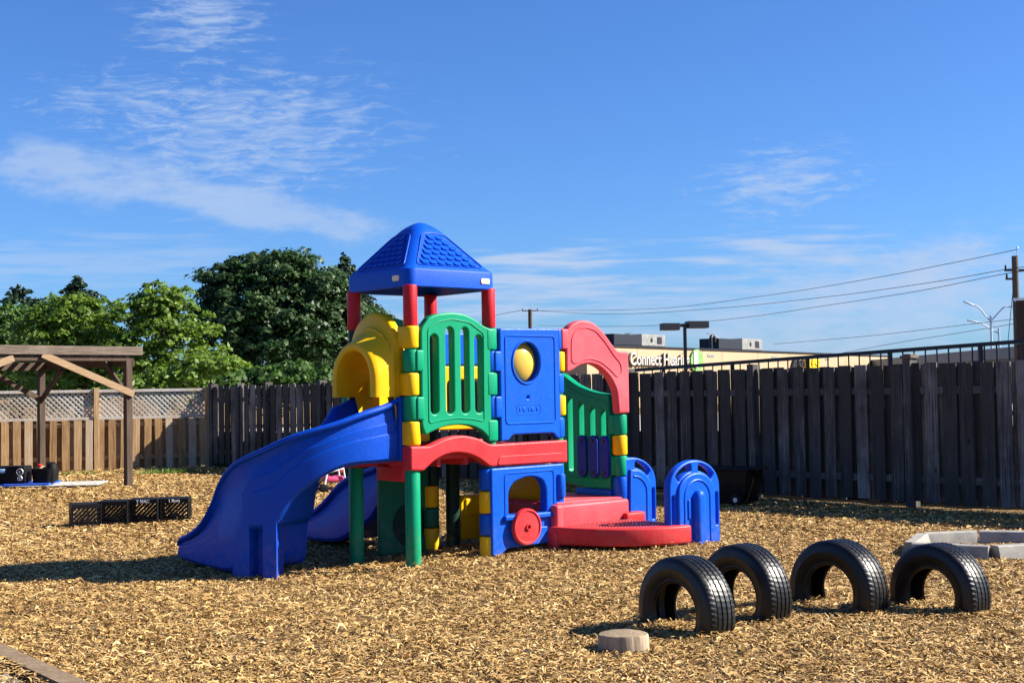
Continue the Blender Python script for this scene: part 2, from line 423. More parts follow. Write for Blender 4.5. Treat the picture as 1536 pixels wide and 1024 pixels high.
def roof():
    prof = [(.40, .05, 2.47), (.455, .06, 2.42), (.468, .07, 2.396), (.480, .075, 2.392), (.488, .08, 2.402), (.486, .08, 2.535), (.482, .08, 2.552), (.468, .08, 2.566), (.455, .08, 2.578),
            (.37, .085, 2.681), (.26, .085, 2.815), (.20, .09, 2.888), (.172, .09, 2.922), (.148, .09, 2.948), (.118, .085, 2.974), (.085, .07, 2.995), (.05, .045, 3.012), (.015, .012, 3.02)]
    mb = MB(); mb.loft([rsq(*q) for q in prof]); o = mb.build('roof', BLUE_R, CL, 30)
    p0 = Vector((.455, 2.578)); p1 = Vector((.172, 2.922)); sl = p1-p0; L = sl.length; sl.normalize(); nr = Vector((sl.y, -sl.x)) * 1
    for f in range(4):
        sh = MB(); fr = MB(); A = f*PI/2; ca, sa = math.cos(A), math.sin(A)
        def pt(a, t, h):     # a lateral, t along the slope, h off the face
            d = p0+sl*t; x = d.x+nr.x*h; z = d.y-sl.x*h
            X, Y = a, -(d.x+sl.y*h); Z = d.y-sl.x*h
            return (.434+X*ca-Y*sa, .434+X*sa+Y*ca, Z)
        hwf = lambda t: (p0+sl*t).x-.085
        rows = 6; 
        for i in range(rows):
            t0 = .03+i*.063; hw = hwf(t0+.02); w = .088
            n = int((2*hw+.02)//w); off = (w/2 if i % 2 else 0)
            for k in range(-8, 9):
                a = k*w+off
                if abs(a)+w*.42 > hw+.012: continue
                arc = [(a+w*.47*math.cos(q), t0+.026-.034*abs(math.sin(q))**.8) for q in [PI+PI*j/8 for j in range(9)]]
                top = [(a+w*.47, t0+.07), (a-w*.47, t0+.07)]
                v = [pt(x, t, .014) for x, t in arc]+[pt(x, t, -.003) for x, t in top]+[pt(x, t-.001, -.006) for x, t in arc]
                fc = [tuple(range(11))]+[(j, j+1, 12+j, 11+j) for j in range(8)]
                sh.add(v, fc)
        lp = [(-hwf(0)-.0, .012), (hwf(0)+.0, .012), (hwf(.40)+.012, .405), (0, .43), (-hwf(.40)-.012, .405)]
        fr.tube([pt(x, t, .001) for x, t in fillet(lp, .05)], .0075, 6, True)
        sh.build('shingle_field', BLUE_R, o, 30); fr.build('roof_trim', BLUE_R, o, 60)
    st = MB(); v, f = sheet(fillet([(-.05, -.025), (.05, -.025), (.05, .025), (-.05, .025)], .02), (), .01, .003)
    st.add([vplane(-.056)(.79+a, 2.468+b, d) for a, b, d in v], f)
    tag(st.build('roof_badge', CREAM, o), 'cream oval badge at the sunlit roof corner')
    st = MB(); st.add([uplane(-.056)(.13+a, 2.475+b, d) for a, b, d in v], f)
    tag(st.build('roof_badge', CREAM, o), 'cream oval badge on the shaded side of the roof')
roof()
# upper red posts and cores
for u, v in ((0, 0), (S, 0), (0, S), (S, S)):
    z0 = 2.055; mb = MB(); mb.cyl((u, v, z0), (u, v, 2.41), .062, n=24, ch=.008); mb.build('roof_post', RED_POST, CL)
for u in (0, S, U2, U3):
    for v in (0, S):
        top = 2.05 if u < 2 else 1.83
        if u in (0,) : lo = .8
        else: lo = .0
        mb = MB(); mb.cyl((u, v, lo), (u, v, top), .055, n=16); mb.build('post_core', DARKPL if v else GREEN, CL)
for u, v in ((0, 0), (0, S)):
    mb = MB(); mb.cyl((u, v, -.14), (u, v, .83), .066, n=24, ch=.01)
    mb.build('leg', GREEN, CL)
# front green barred panel
def barred(v0, name='barred_panel'):
    out = fillet([(.085, 1.03+.09, .02), (.05, 1.2, .03), (.05, 2.03, .05), (.141, 2.132, .03), (.23, 2.163, .05), (.39, 2.182, .1), (.52, 2.172, .1), (.647, 2.125, .06), (.735, 2.072, .04), (.80, 2.05, .02), (.82, 2.05, .015), (.82, 1.03, .015), (.79, 1.064, .03), (.72, 1.135, .05), (.60, 1.185, .08), (.452, 1.2, .1), (.30, 1.19, .08), (.18, 1.155, .05)], .02)
    slots = []
    for x, zt in ((.190, 1.985), (.360, 2.05), (.527, 2.05), (.681, 1.985)):
        zb = 1.295; r = .043
        slots.append(circ(x, zt-r, r, n=10, a0=0, a1=PI)+circ(x, zb+r, r, n=10, a0=PI, a1=2*PI))
    mb = MB(); mb.add(*sheet(out, slots, .085, .014, vplane(v0)))
    k0, k1 = [(1.66, 1.855), (1.245, 1.455)], [(1.85, 2.05), (1.445, 1.66), (1.035, 1.235)]
    for a, b in k0: knuck(mb, 0, v0+.04, a, b); fin(mb, 0, .08, v0, a, b, .095)
    for a, b in k1: knuck(mb, S, v0+.04, a, b); fin(mb, .78, S, v0, a, b, .095)
    rp = fillet([(.125, 2.03), (.233, 2.094), (.39, 2.12), (.581, 2.095), (.742, 2.0), (.735, 1.22), (.6, 1.245), (.422, 1.258), (.25, 1.242), (.125, 1.222)], .03)
    mb.tube([vplane(v0)(a, b, .0425) for a, b in rp], .007, 6, True)
    return mb.build(name, GREEN, CL)
barred(-.04); barred(S+.04)
# yellow slide hood
def arch(u, vc, hw, zb, zt, n=22):
    P = [(u, vc-hw, zb), (u, vc-hw, zb+(zt-hw-zb)*.5)]
    P += [(u, vc-hw*math.cos(PI*k/n), zt-hw+hw*math.sin(PI*k/n)) for k in range(n+1)]
    return P+[(u, vc+hw, zb+(zt-hw-zb)*.5), (u, vc+hw, zb)]
def hood():
    mb = MB(); vc = .434
    outer = [(-.02, .355, 1.05, 2.19, .434), (-.075, .36, 1.05, 2.195, .434), (-.098, .352, 1.05, 2.18, .434), (-.107, .345, 1.05, 2.14, .425), (-.118, .345, 1.2, 2.09, .41), (-.14, .346, 1.452, 2.055, .405), (-.22, .346, 1.452, 1.985, .405), (-.285, .344, 1.452, 1.945, .405), (-.318, .338, 1.452, 1.928, .405), (-.333, .322, 1.452, 1.910, .405), (-.335, .29, 1.452, 1.885, .405), (-.328, .262, 1.452, 1.862, .405), (-.30, .25, 1.452, 1.85, .405), (-.14, .248, 1.452, 1.845, .41), (-.02, .25, 1.06, 1.86, .42)]
    outer = [(.30, .27, 1.06, 1.90, .42), (.02, .275, 1.06, 1.90, .42)]+outer+[(.28, .25, 1.06, 1.86, .42)]
    secs = [arch(a, e_, b, c, d) for a, b, c, d, e_ in outer]; secs.append(secs[0])
    mb.loft(secs, False, False)
    for a, b in ((1.86, 2.06), (1.455, 1.66), (1.03, 1.245)):
        knuck(mb, 0, 0, a, b); mb.box(-.075, -.0, 0, .10, a+.006, b-.006, .014)
    for a, b in ((1.66, 1.86), (1.245, 1.455)):
        knuck(mb, 0, S, a, b); mb.box(-.075, -.0, .77, S, a+.006, b-.006, .014)
    # moulded crease over the tunnel
    mb.tube([(-.155, .405-.342*math.cos(q), 1.70+.342*math.sin(q)) for q in [PI*.12+PI*.76*k/20 for k in range(21)]], .012, 8)
    o = mb.build('slide_hood', YELLOW, CL, 50)
    sb = MB(); v, f = sheet(fillet([(.16, 1.40), (.25, 1.47), (.62, 1.47), (.71, 1.40), (.71, 1.60), (.16, 1.60)], .03), (), .05, .012, uplane(.03)); sb.add(v, f)  # plate added to stand for the sunlit band on the hood's inner wall
    sb.build('sunlit_band_plate', YELLOW, CL)
hood()
# blue porthole panel
def porthole():
    v0 = -.04; mb = MB()
    out = fillet([(.925, 1.035, .01), (1.02, 1.04, .03), (1.06, 1.09, .04), (1.56, 1.09, .04), (1.60, 1.04, .03), (1.655, 1.035, .01), (1.655, 2.05, .02), (1.62, 2.06, .02), (.925, 2.05, .03)], .02)
    mb.add(*sheet(out, [circ(1.24, 1.745, .165, .188, 40), circ(1.25, 1.425, .014, n=10)], .09, .014, vplane(v0)))
    for a, b in ((1.655, 1.85), (1.24, 1.445)): knuck(mb, S, 0, a, b); fin(mb, S, .95, v0, a, b, .095)
    for a, b in ((1.86, 2.06), (1.45, 1.645), (1.04, 1.235)): knuck(mb, U2, 0, a, b, .07); fin(mb, 1.63, U2, v0, a, b, .095)
    f = vplane(v0)
    mb.tube([f(a, b, .045) for a, b in fillet([(.985, 1.19), (1.585, 1.19), (1.585, 1.985), (.985, 1.985)], .04)], .008, 6, True)
    mb.tube([f(a, b, .046) for a, b in circ(1.24, 1.745, .172, .195, 36)], .011, 6, True)
    mb.tube([f(a, b, .045) for a, b in fillet([(1.11, 1.27), (1.40, 1.27), (1.40, 1.36), (1.11, 1.36)], .03)], .003, 6, True)
    for x, w in ((1.15, .012), (1.20, .03), (1.255, .012), (1.30, .03), (1.355, .012)):
        mb.box(x-w/2, x+w/2, v0-.05, v0-.04, 1.295, 1.335, .004)
    mb.build('porthole_panel', BLUE, CL)
    b = MB(); n = 24; pr = [(max(.001, .185*math.sin(PI*k/n)), -.185*math.cos(PI*k/n)) for k in range(n+1)]
    b.rev(pr, n=32, M=Matrix.Translation((1.255, .045, 1.745)) @ Matrix.Diagonal((.97, .62, 1.06, 1)))
    b.build('porthole_bubble', BUBBLE, CL)
porthole()
# yellow divider (its knuckles show on the second post)
mb = MB()
for a, b in ((1.655, 1.85), (1.245, 1.44)): k_ = MB(); knuck(k_, U2+.012, -.012, a, b, .068); k_.build('post_collar', YELLOW, CL)
mb.box(U2-.03, U2+.03, .10, .76, .42, .80, .02)
mb.build('divider_panel', YELLOW, CL)
# red archway panel
def archway():
    v0 = -.04; mb = MB()
    out = fillet([(1.74, 2.035, .02), (1.812, 2.104, .05), (1.926, 2.145, .05), (2.054, 2.139, .06), (2.169, 2.083, .06), (2.271, 1.990, .05), (2.348, 1.906, .04), (2.405, 1.857, .03), (2.47, 1.85, .02), (2.545, 1.85, .02), (2.56, 1.835, .01), (2.56, 1.25, .01), (2.415, 1.25, .01), (2.395, 1.47, .06), (2.313, 1.60, .06), (2.172, 1.705, .08), (2.031, 1.738, .08), (1.903, 1.719, .06), (1.801, 1.665, .04), (1.735, 1.652, .02)], .02)
    mb.add(*sheet(out, (), .095, .016, vplane(v0)))
    knuck(mb, U2+.012, 0, 1.862, 2.062, .072); fin(mb, U2, 1.77, v0, 1.862, 2.062, .1)
    rp = fillet([(1.80, 1.75), (1.845, 1.735), (1.93, 1.765), (2.032, 1.785), (2.186, 1.75), (2.30, 1.68), (2.40, 1.60), (2.461, 1.65), (2.45, 1.736), (2.358, 1.812), (2.243, 1.943), (2.116, 2.05), (1.988, 2.08), (1.86, 2.055), (1.80, 1.966)], .05)
    mb.tube([vplane(v0)(a, b, .047) for a, b in rp], .009, 6, True)
    o = mb.build('archway_panel', RED_FADED, CL)
archway()
# green side panel of the stair bay, blue rocker bars
def side_panel():
    u0 = 2.46; mb = MB()
    out = fillet([(.79, 1.66, .02), (.73, 1.645, .05), (.514, 1.525, .1), (.265, 1.458, .1), (.06, 1.435, .02), (.06, .515, .03), (.397, .511, .1), (.72, .545, .05), (.79, .62, .04)], .02)
    sl = []
    for x, zt in ((.62, 1.42), (.455, 1.36), (.295, 1.315), (.14, 1.29)):
        r = .036; sl.append(circ(x, zt-r, r, n=8, a0=0, a1=PI)+circ(x, .66+r, r, n=8, a0=PI, a1=2*PI))
    mb.add(*sheet(out, sl, .09, .014, uplane(u0)))
    mb.tube([uplane(u0)(a, b, .045) for a, b in fillet([(.71, 1.55), (.50, 1.45), (.25, 1.39), (.09, 1.37), (.09, .60), (.71, .62)], .05)], .007, 6, True)
    for a, b in ((1.04, 1.245), (.64, .84)):
        knuck(mb, U3, 0, a, b)
        mb.box(u0-.045, u0+.045, 0, .1, a+.006, b-.006, .014)
    mb.build('side_panel', GREEN, CL)
    for x in (.425, .262, .108):
        b = MB(); r = .062
        b.add(*sheet(circ(x, 1.035-r, r, n=12, a0=0, a1=PI)+circ(x, .615+r, r, n=12, a0=PI, a1=2*PI), (), .035, .01, uplane(u0-.065)))
        o = b.build('rocker_bar', NAVY, CL)
        for zz in (.98, .67): k = MB(); k.cyl((u0-.07, x, zz), (u0-.092, x, zz), .018, n=12, ch=.004); k.build('bolt', BLACKMETAL, o)
    y = MB(); knuck(y, U3, 0, .84, 1.04); y.build('post_collar', YELLOW, CL)
    bb = MB(); knuck(bb, U3, 0, .40, .64); bb.box(u0-.05, u0+.04, .05, .55, .44, .505, .015); bb.build('post_collar', BLUE, CL)
side_panel()
# red deck with arched beams
def deck():
    mb = MB(); v0 = -.035
    out = fillet([(-.075, .825, .02), (.06, .815, .02), (.17, .895, .05), (.29, .945, .06), (.42, .96, .08), (.56, .94, .06), (.69, .885, .05), (.79, .815, .03), (1.73, .81, .02), (1.73, 1.02, .015), (.80, 1.013, .03), (.66, 1.075, .06), (.48, 1.11, .08), (.30, 1.085, .06), (.13, 1.025, .03), (-.075, 1.03, .02)], .02)
    mb.add(*sheet(out, (), .10, .016, vplane(v0)))
    f = vplane(v0)
    mb.add(*sheet(fillet([(.87, .826), (1.62, .826), (1.68, .905), (.90, .905)], .03), (), .012, .005, lambda a, b, d: f(a, b, .052+d)))
    mb.build('deck_beam', RED, CL)
    mb = MB()
    out = fillet([(.0, .815, .02), (.12, .82, .03), (.30, .87, .06), (.434, .885, .06), (.56, .87, .06), (.74, .82, .03), (.94, .815, .02), (.94, 1.028, .02), (.0, 1.028, .02)], .02)
    mb.add(*sheet(out, (), .09, .015, uplane(-.03)))
    mb.box(-.078, .02, .02, .44, .725, .86, .02)
    mb.build('deck_beam', RED, CL)
    mb = MB(); mb.add(*sheet(fillet([(-.07, .815), (1.73, .815), (1.73, 1.02), (-.07, 1.02)], .02), (), .09, .015, vplane(S+.04))); mb.build('deck_beam', RED, CL)
    mb = MB(); mb.box(.02, 1.70, .012, S-.01, .90, .985, .01)
    for x in (.3, .6, .9, 1.2, 1.5): mb.box(x-.02, x+.02, .02, S-.02, .84, .90)
    mb.build('deck_floor', RED, CL)
deck()
# train front panel under the deck
def train():
    v0 = -.04; mb = MB()
    out = fillet([(.80, .02, .02), (.90, .02, .02), (.98, .075, .03), (1.46, .085, .03), (1.56, .02, .03), (1.68, .02, .01), (1.68, .805, .02), (.80, .80, .03)], .02)
    win = fillet([(1.0, .375, .02), (1.452, .37, .02), (1.452, .59, .05), (1.415, .665, .05), (1.33, .70, .05), (1.21, .705, .05), (1.06, .665, .05), (1.0, .585, .05)], .02)
    mb.add(*sheet(out, [win], .095, .016, vplane(v0)))
    f = vplane(v0)
    mb.tube([f(a, b, .047) for a, b in fillet([(.955, .34), (.955, .745), (1.545, .75), (1.545, .36)], .04)], .008, 6)
    mb.box(.93, 1.60, v0-.085, v0-.04, .325, .372, .012)
    mb.add(*sheet(fillet([(1.13, .085), (1.55, .09), (1.58, .24), (1.02, .25)], .02), (), .03, .01, lambda a, b, d: f(a, b, .052+d)))
    mb.cyl((1.635, v0-.035, .49), (1.635, v0-.035, .71), .05, n=16, ch=.012)
    for a, b in ((.60, .80), (.20, .395)): knuck(mb, S-.055, 0, a, b, .068)
    mb.build('train_panel', BLUE, CL)
    w = MB(); pr = [(.001, 0), (.165, 0), (.165, .03), (.158, .042), (.145, .044), (.136, .034), (.06, .040), (.03, .044), (.028, .058), (.019, .058), (.017, .03), (.001, .03)]
    w.rev(pr, n=40, M=Matrix.Translation((1.165, v0-.075, .26)) @ Matrix.Rotation(PI/2, 4, 'X'))
    w.build('train_wheel', RED, CL, 40)
    for a, b in ((.395, .60), (-.06, .20)): y = MB(); knuck(y, S-.055, 0, a, b, .068); y.build('post_collar', YELLOW, CL)
train()
# back panels under and above the deck
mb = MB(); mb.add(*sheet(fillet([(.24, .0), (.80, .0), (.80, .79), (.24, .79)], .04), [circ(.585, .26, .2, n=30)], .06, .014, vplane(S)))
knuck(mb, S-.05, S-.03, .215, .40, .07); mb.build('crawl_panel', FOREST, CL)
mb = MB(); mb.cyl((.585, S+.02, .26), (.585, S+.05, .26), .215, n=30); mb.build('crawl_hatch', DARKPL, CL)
for a, b in ((.40, .61), (.0, .215)): mb = MB(); knuck(mb, S-.05, S-.03, a, b, .07); mb.build('post_collar', YELLOW, CL)
mb = MB(); mb.add(*sheet(fillet([(1.17, .06), (1.62, .06), (1.62, .49), (1.17, .49)], .03), (), .07, .015, vplane(S)))
mb.add(*sheet(fillet([(1.22, .30), (1.57, .30), (1.57, .46), (1.22, .46)], .02), (), .03, .01, vplane(S-.04))); mb.box(1.33, 1.35, S-.05, S-.03, .1, .26)
mb.build('low_panel', YELLOW, CL)
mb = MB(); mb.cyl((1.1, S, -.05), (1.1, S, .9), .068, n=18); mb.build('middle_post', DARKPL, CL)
mb = MB(); mb.add(*sheet(fillet([(.93, 1.74), (1.64, 1.74), (1.64, 2.05), (.93, 2.05)], .03), (), .07, .014, vplane(S+.03))); mb.build('back_header', BLUE, CL)
mb = MB(); mb.add(*sheet(fillet([(.93, 1.12), (1.64, 1.12), (1.64, 1.73), (.93, 1.73)], .03), [fillet([(1.05, 1.2), (1.52, 1.2), (1.52, 1.6), (1.05, 1.6)], .06)], .07, .014, vplane(S+.03))); mb.build('back_panel', YELLOW, CL)
# slides
def interp(x, tab): return float(np.interp(x, [t[0] for t in tab], [t[1] for t in tab]))
def slide(name, path, Wd, zt, zf, zb, ns, s1, mat, gro=True):
    secs = []
    for i in range(ns+1):
        s = s1*i/ns; e = min(1, (s1-s)/.07); rnd = math.sqrt(max(0, 1-(1-e)**2))
        T, Fz, B = interp(s, zt), interp(s, zf), interp(s, zb)
        mid = (Fz+B)/2+.01; T = mid+(T-mid)*(.62+.38*rnd); Fz = mid+(Fz-mid)*(.5+.5*rnd); B = mid+(B-mid)*(.55+.45*rnd)
        h = T-B; g = 1. if gro else .6; k = min(1, h/.25)
        hp = [(.035, B), (.006, B+.03*k), (0, B+.30*h), (.002, B+.47*h), (.011*g, B+.495*h), (.012*g, B+.66*h), (.021*g, B+.685*h), (.03, B+.86*h), (.012, T-.05*k), (-.012, T-.035*k), (-.018, T-.018*k), (-.008, T), (.018, T+.01*k), (.045, T), (.06, T-.03*k), (.075, Fz+(T-Fz)*.45), (.11, Fz+.035*k), (.17, Fz+.006), (.25, Fz)]
        hp = [(q*(.2+.8*k) if q < .1 else q, z) for q, z in hp]
        loop = hp+[(Wd-q, z) for q, z in reversed(hp)]
        x, y, nx, ny = path(s)     # outer point, inward normal
        secs.append([(x+nx*q, y+ny*q, z) for q, z in loop])
    return MB().loft(secs)
def ypath(s, a=.30, Rr=.90, v0=.06):
    if s < a: return -s, v0, 0., 1.
    q = (s-a)/Rr
    if q < PI/2: return -a-Rr*math.sin(q), v0+Rr-Rr*math.cos(q), math.sin(q), math.cos(q)
    return -a-Rr, v0+Rr+(s-a-Rr*PI/2), 1., 0.
def sm(tab, n=8):    # smooth table through catmull
    return cr([(a, b) for a, b in tab], n)
ZT = sm([(0, 1.45), (.10, 1.44), (.22, 1.385), (.45, 1.325), (.71, 1.24), (1.04, 1.15), (1.35, 1.03), (1.69, .91), (1.92, .76), (2.08, .56), (2.3, .36), (2.56, .245), (2.74, .20)])
ZF = sm([(0, 1.05), (.3, 1.03), (.6, .97), (1.04, .83), (1.35, .68), (1.69, .53), (1.98, .38), (2.3, .2), (2.56, .12), (2.74, .09)])
ZB = sm([(0, .90), (.3, .895), (.6, .875), (.82, .785), (1.02, .645), (1.14, .50), (1.22, .41), (1.34, .37), (1.49, .35), (1.56, .16), (1.68, .02), (1.85, -.02), (2.06, -.02), (2.4, -.01), (2.74, .01)])
mb = slide('curved_slide', ypath, .72, ZT, ZF, ZB, 72, 2.74, BLUE)
for v0, v1 in ((.035, .10), (.74, .80)): mb.box(-.10, -.03, v0, v1, .90, 1.445, .014)
SL = mb.build('curved_slide', SLIDE_BLUE, CL, 28)
# pedestal under the curve with a moulded recess
mb = MB()
def ped(s0, s1, d0, d1, ztop, sk=.48):
    N = 8; lo = []
    for k in range(N+1):
        x, y, nx, ny = ypath(s0+sk*d0+(s1-s0-sk*d0)*k/N); lo.append((x+nx*d0, y+ny*d0))
    for k in range(N, -1, -1):
        x, y, nx, ny = ypath(s0+sk*d1+(s1-s0-sk*d1)*k/N); lo.append((x+nx*d1, y+ny*d1))
    mb.loft([[(x, y, z) for x, y in lo] for z in (-.08, .1, ztop)])
ped(1.20, 1.33, .002, .12, .47); ped(1.48, 1.72, .002, .16, .40, 0.); ped(1.22, 1.62, .10, .34, .42)
mb.build('slide_foot', SLIDE_BLUE, CL, 30)
def wpath(s): return .40, .84+s, 1., 0.
ZT2 = sm([(0, .93), (.15, .86), (.34, .79), (.73, .70), (1.0, .575), (1.16, .46), (1.41, .325), (1.6, .285), (1.76, .265), (1.84, .22)])
ZF2 = sm([(0, .86), (.34, .66), (.73, .5), (1.1, .3), (1.41, .18), (1.84, .14)])
ZB2 = sm([(0, .78), (.34, .36), (.55, .22), (.75, .13), (1.1, .03), (1.84, .02)])
mb = slide('wave_slide', wpath, .52, ZT2, ZF2, ZB2, 44, 1.84, BLUE, False); mb.build('wave_slide', SLIDE_BLUE, CL, 30)
# winding steps
def steps():
    c = (2.42, -.03); rr = .97; mb = MB()
    arc = [(c[0]+rr*math.cos(a), c[1]+rr*math.sin(a)) for a in [PI*1.02+(PI*.475)*k/28 for k in range(29)]]
    out = fillet([(p[0], p[1], .01) for p in arc]+[(2.43, -.93, .02), (2.44, -.05, .02), (1.5, -.05, .02)], .01)
    mb.add(*sheet(out, (), .165, .022, lambda a, b, d: (a, b, .155+d)))
    mb.box(1.45, 1.52, -.22, -.06, -.03, .2, .02)
    mb.box(2.36, 2.62, -.22, -.10, .16, .30, .02)
    lo = mb.build('lower_step', RED, CL)
    gp = MB()    # raised grip dimples
    for i in range(1, 8):
        for j in range(0, 40):
            r2 = .10+i*.105; a = PI*1.05+PI*.42*j/39
            if r2*PI*.42/39 < .022 and j % 2: continue
            x, y = c[0]+r2*math.cos(a), c[1]+r2*math.sin(a)
            if y > -.19: continue
            gp.rev([(.011, -.002), (.008, .006), (.001, .008)], (x, y, .2365), 6)
    gp.build('step_grip', simple('worn_dark_red_grip', (.16, .05, .07), .8, .3, 20), lo, 60)['kind'] = 'stuff'
    mb = MB(); mb.box(1.53, 2.455, -.165, .80, .195, .43, .028); mb.box(1.57, 2.42, -.10, .74, .425, .445, .008)
    mb.box(1.50, 1.60, -.17, -.02, .0, .43, .03)
    mb.build('upper_step', RED_FADED, CL)
    for u, v in ((1.62, .3), (2.38, .3)):
        b = MB(); b.box(u-.05, u+.05, v-.05, v+.05, -.05, .2, .01); b.build('step_foot', RED, CL)
steps()
def rail(v0, u0, u1, uc, full):
    mb = MB(); zs = .56; top = .818; hw = .345
    f = vplane(v0)
    A = [(uc+hw*math.cos(q), zs+(top-zs)*math.sin(q)) for q in [PI*k/24 for k in range(25)]]
    if full: out = fillet([(uc-hw, -.06)], .0)+[]; out = [(uc+hw, -.06)]+A+[(uc-hw, -.06)]
    else:
        out = [(uc+hw, -.06)]+[p for p in A if p[0] > u0]+[(u0, .78), (u0, -.06)]
    holes = []
    def band(q0, q1, k0, k1):
        n = 10
        o = [(uc+hw*k1*math.cos(q0+(q1-q0)*i/n), zs+(top-zs)*k1*math.sin(q0+(q1-q0)*i/n)) for i in range(n+1)]
        i_ = [(uc+hw*k0*math.cos(q0+(q1-q0)*i/n), zs-.03+(top-zs)*k0*math.sin(q0+(q1-q0)*i/n)) for i in range(n, -1, -1)]
        return fillet([(a, b) for a, b in o+i_], .015, 2)
    holes.append(band(PI*.17, PI*.44, .74, .87))
    if full: holes.append(band(PI*.56, PI*.83, .74, .87))
    for sx in ((1, -1) if full else (1,)):
        x = uc+sx*.295; holes.append(fillet([(x-.016, .20), (x+.016, .20), (x+.016, .50), (x-.016, .50)], .012, 3))
    mb.add(*sheet(out, holes, .085, .018, f))
    B = [(uc+.255*math.cos(q), .50+.205*math.sin(q)) for q in [PI*k/20 for k in range(21)]]
    pan = [(uc+.255, -.04)]+B+[(uc-.255, -.04)] if full else [(uc+.255, -.04)]+[p for p in B if p[0] > u0+.02]+[(u0+.02, -.04)]
    mb.add(*sheet(pan, (), .05, .02, lambda a, b, d: f(a, b, .045+d)))
    if full:
        C2 = [(uc+.175*math.cos(q), .47+.165*math.sin(q)) for q in [PI*k/16 for k in range(17)]]
        mb.tube([f(a, b, .068) for a, b in [(uc+.175, .05)]+C2+[(uc-.175, .05)]], .012, 8)
        rib = [(uc+.068*math.cos(q), .46+.085*math.sin(q)) for q in [PI*k/12 for k in range(13)]]
        mb.add(*sheet([(uc+.068, -.04)]+rib+[(uc-.068, -.04)], (), .13, .045, lambda a, b, d: f(a, b, .07+d)))
        mb.box(uc-.135, uc-.105, v0-.082, v0-.06, .28, .46, .008)
        mb.cyl(f(uc+.19, .17, .06), f(uc+.19, .17, .078), .022, n=14, ch=.005)
    else:
        mb.tube([f(a, b, .068) for a, b in [(uc+.18, .05)]+[(uc+.18*math.cos(q), .47+.165*math.sin(q)) for q in [PI*.5*k/10 for k in range(11)]]], .012, 8)
    return mb.build('handrail_panel', BLUE, CL)
rail(-.86, 2.24, 2.94, 2.575, True); rail(-.03, 2.49, 2.93, 2.585, False)

# ------------------------------------------------------------------ half-buried tyres
def tyre_mesh():
    n = 96; v = []; f = []; Ro, Wd = .33, .225; hw = Wd/2
    prof = []     # (x across, r, tread flag)
    prof += [(-hw*.72, .172, 0), (-hw*.80, .180, 0), (-hw*.86, .192, 0), (-hw*.85, .197, 0), (-hw*.97, .222, 0), (-hw*1.03, .252, 0), (-hw*1.04, .258, 0), (-hw*1.02, .264, 0), (-hw*.99, .288, 0), (-hw*.93, .306, 0), (-hw*.84, .319, 1), (-hw*.70, .3265, 1)]
    g = .0085
    for k, c in enumerate((-.50, -.17, .17, .50)):
        c *= hw
        prof += [(c-.0065, .33-.002*abs(k-1.5), 2), (c-.004, .33-g, 3), (c+.004, .33-g, 3), (c+.0065, .33-.002*abs(k-1.5), 2)]
    prof += [(hw*.70, .3265, 1), (hw*.84, .319, 1), (hw*.93, .306, 0), (hw*.99, .288, 0), (hw*1.02, .264, 0), (hw*1.04, .258, 0), (hw*1.03, .252, 0), (hw*.97, .222, 0), (hw*.85, .197, 0), (hw*.86, .192, 0), (hw*.80, .180, 0), (hw*.72, .172, 0)]
    prof += [(hw*.66, .182, 0), (hw*.78, .235, 0), (hw*.80, .285, 0), (hw*.55, .306, 0), (-hw*.55, .306, 0), (-hw*.80, .285, 0), (-hw*.78, .235, 0), (-hw*.66, .182, 0)]
    m = len(prof); N = n*2
    for i in range(N):
        a = 2*PI*i/N
        for x, r, t in prof:
            aa = a+ (x/hw)*.05
            if t == 1 and i % 3 == 0: r -= .005
            if t == 2 and i % 3 == 1: r -= .0018
            v.append((x, r*math.cos(aa), r*math.sin(aa)))
    for i in range(N):
        j = (i+1) % N
        for k in range(m): f.append((i*m+k, i*m+(k+1) % m, j*m+(k+1) % m, j*m+k))
    mb = MB(); mb.add(v, f); return mb
T0 = None
for k, (x, y, zc, ang, lean, roll, lab) in enumerate((
        (1.03, 8.28, .105, -54, 2, 10, 'black half-buried tyre nearest the wooden stump'),
        (1.47, 8.72, .115, -54, -1, 70, 'half-buried tyre second in the row, between the nearest tyre and the third'),
        (2.13, 8.93, .10, -51, 1, 130, 'half-buried tyre third in the row, away from the stump'),
        (2.775, 8.85, .085, -54, 0, 200, 'half-buried tyre at the far end of the row beside the grey border'))):
    if T0 is None: o = T0 = tyre_mesh().build('tyre', RUBBER, None, 25)
    else: o = T0.copy(); COL.objects.link(o)
    tag(o, lab, 'tyre', 'tyres half buried in a row')
    o.location = (x+.015, y, zc-.008+GZ(x, y)); k_ = (1.035, 1.025, 1.045, 1.03)[k]; o.scale = ((1.03, .96, 1.02, .99)[k], k_, k_)
    o.rotation_euler = (Matrix.Rotation(R(ang), 3, 'Z') @ Matrix.Rotation(R(lean), 3, 'Y') @ Matrix.Rotation(PI/2, 3, 'Z') @ Matrix.Rotation(R(roll), 3, 'X')).to_euler()
# stump
def stump():
    o = gnd(936, 976); n = 40; rs = []; rnd = random.Random(3)
    ph = [rnd.uniform(0, 6) for _ in range(5)]
    def rr(a, k): return .138*(1+.05*math.sin(2*a+ph[0])+.04*math.sin(3*a+ph[1])+.018*math.sin(9*a+ph[2])+.012*math.sin(17*a+ph[3]))*k
    mb = MB()
    secs = [[(rr(2*PI*i/n, k)*math.cos(2*PI*i/n), rr(2*PI*i/n, k)*math.sin(2*PI*i/n), z) for i in range(n)] for z, k in ((-.06, 1.03), (.03, 1.0), (.082, .985), (.094, .96), (.097, .88), (.095, .4), (.098, .1))]
    mb.loft(secs)
    s = mb.build('tree_stump', LOGSIDE, None, 50, loc=(o.x, o.y+.05, GZ(o.x, o.y)))
    tag(s, 'short sawn pale log stump in front of the nearest tyre', 'stump')
stump()
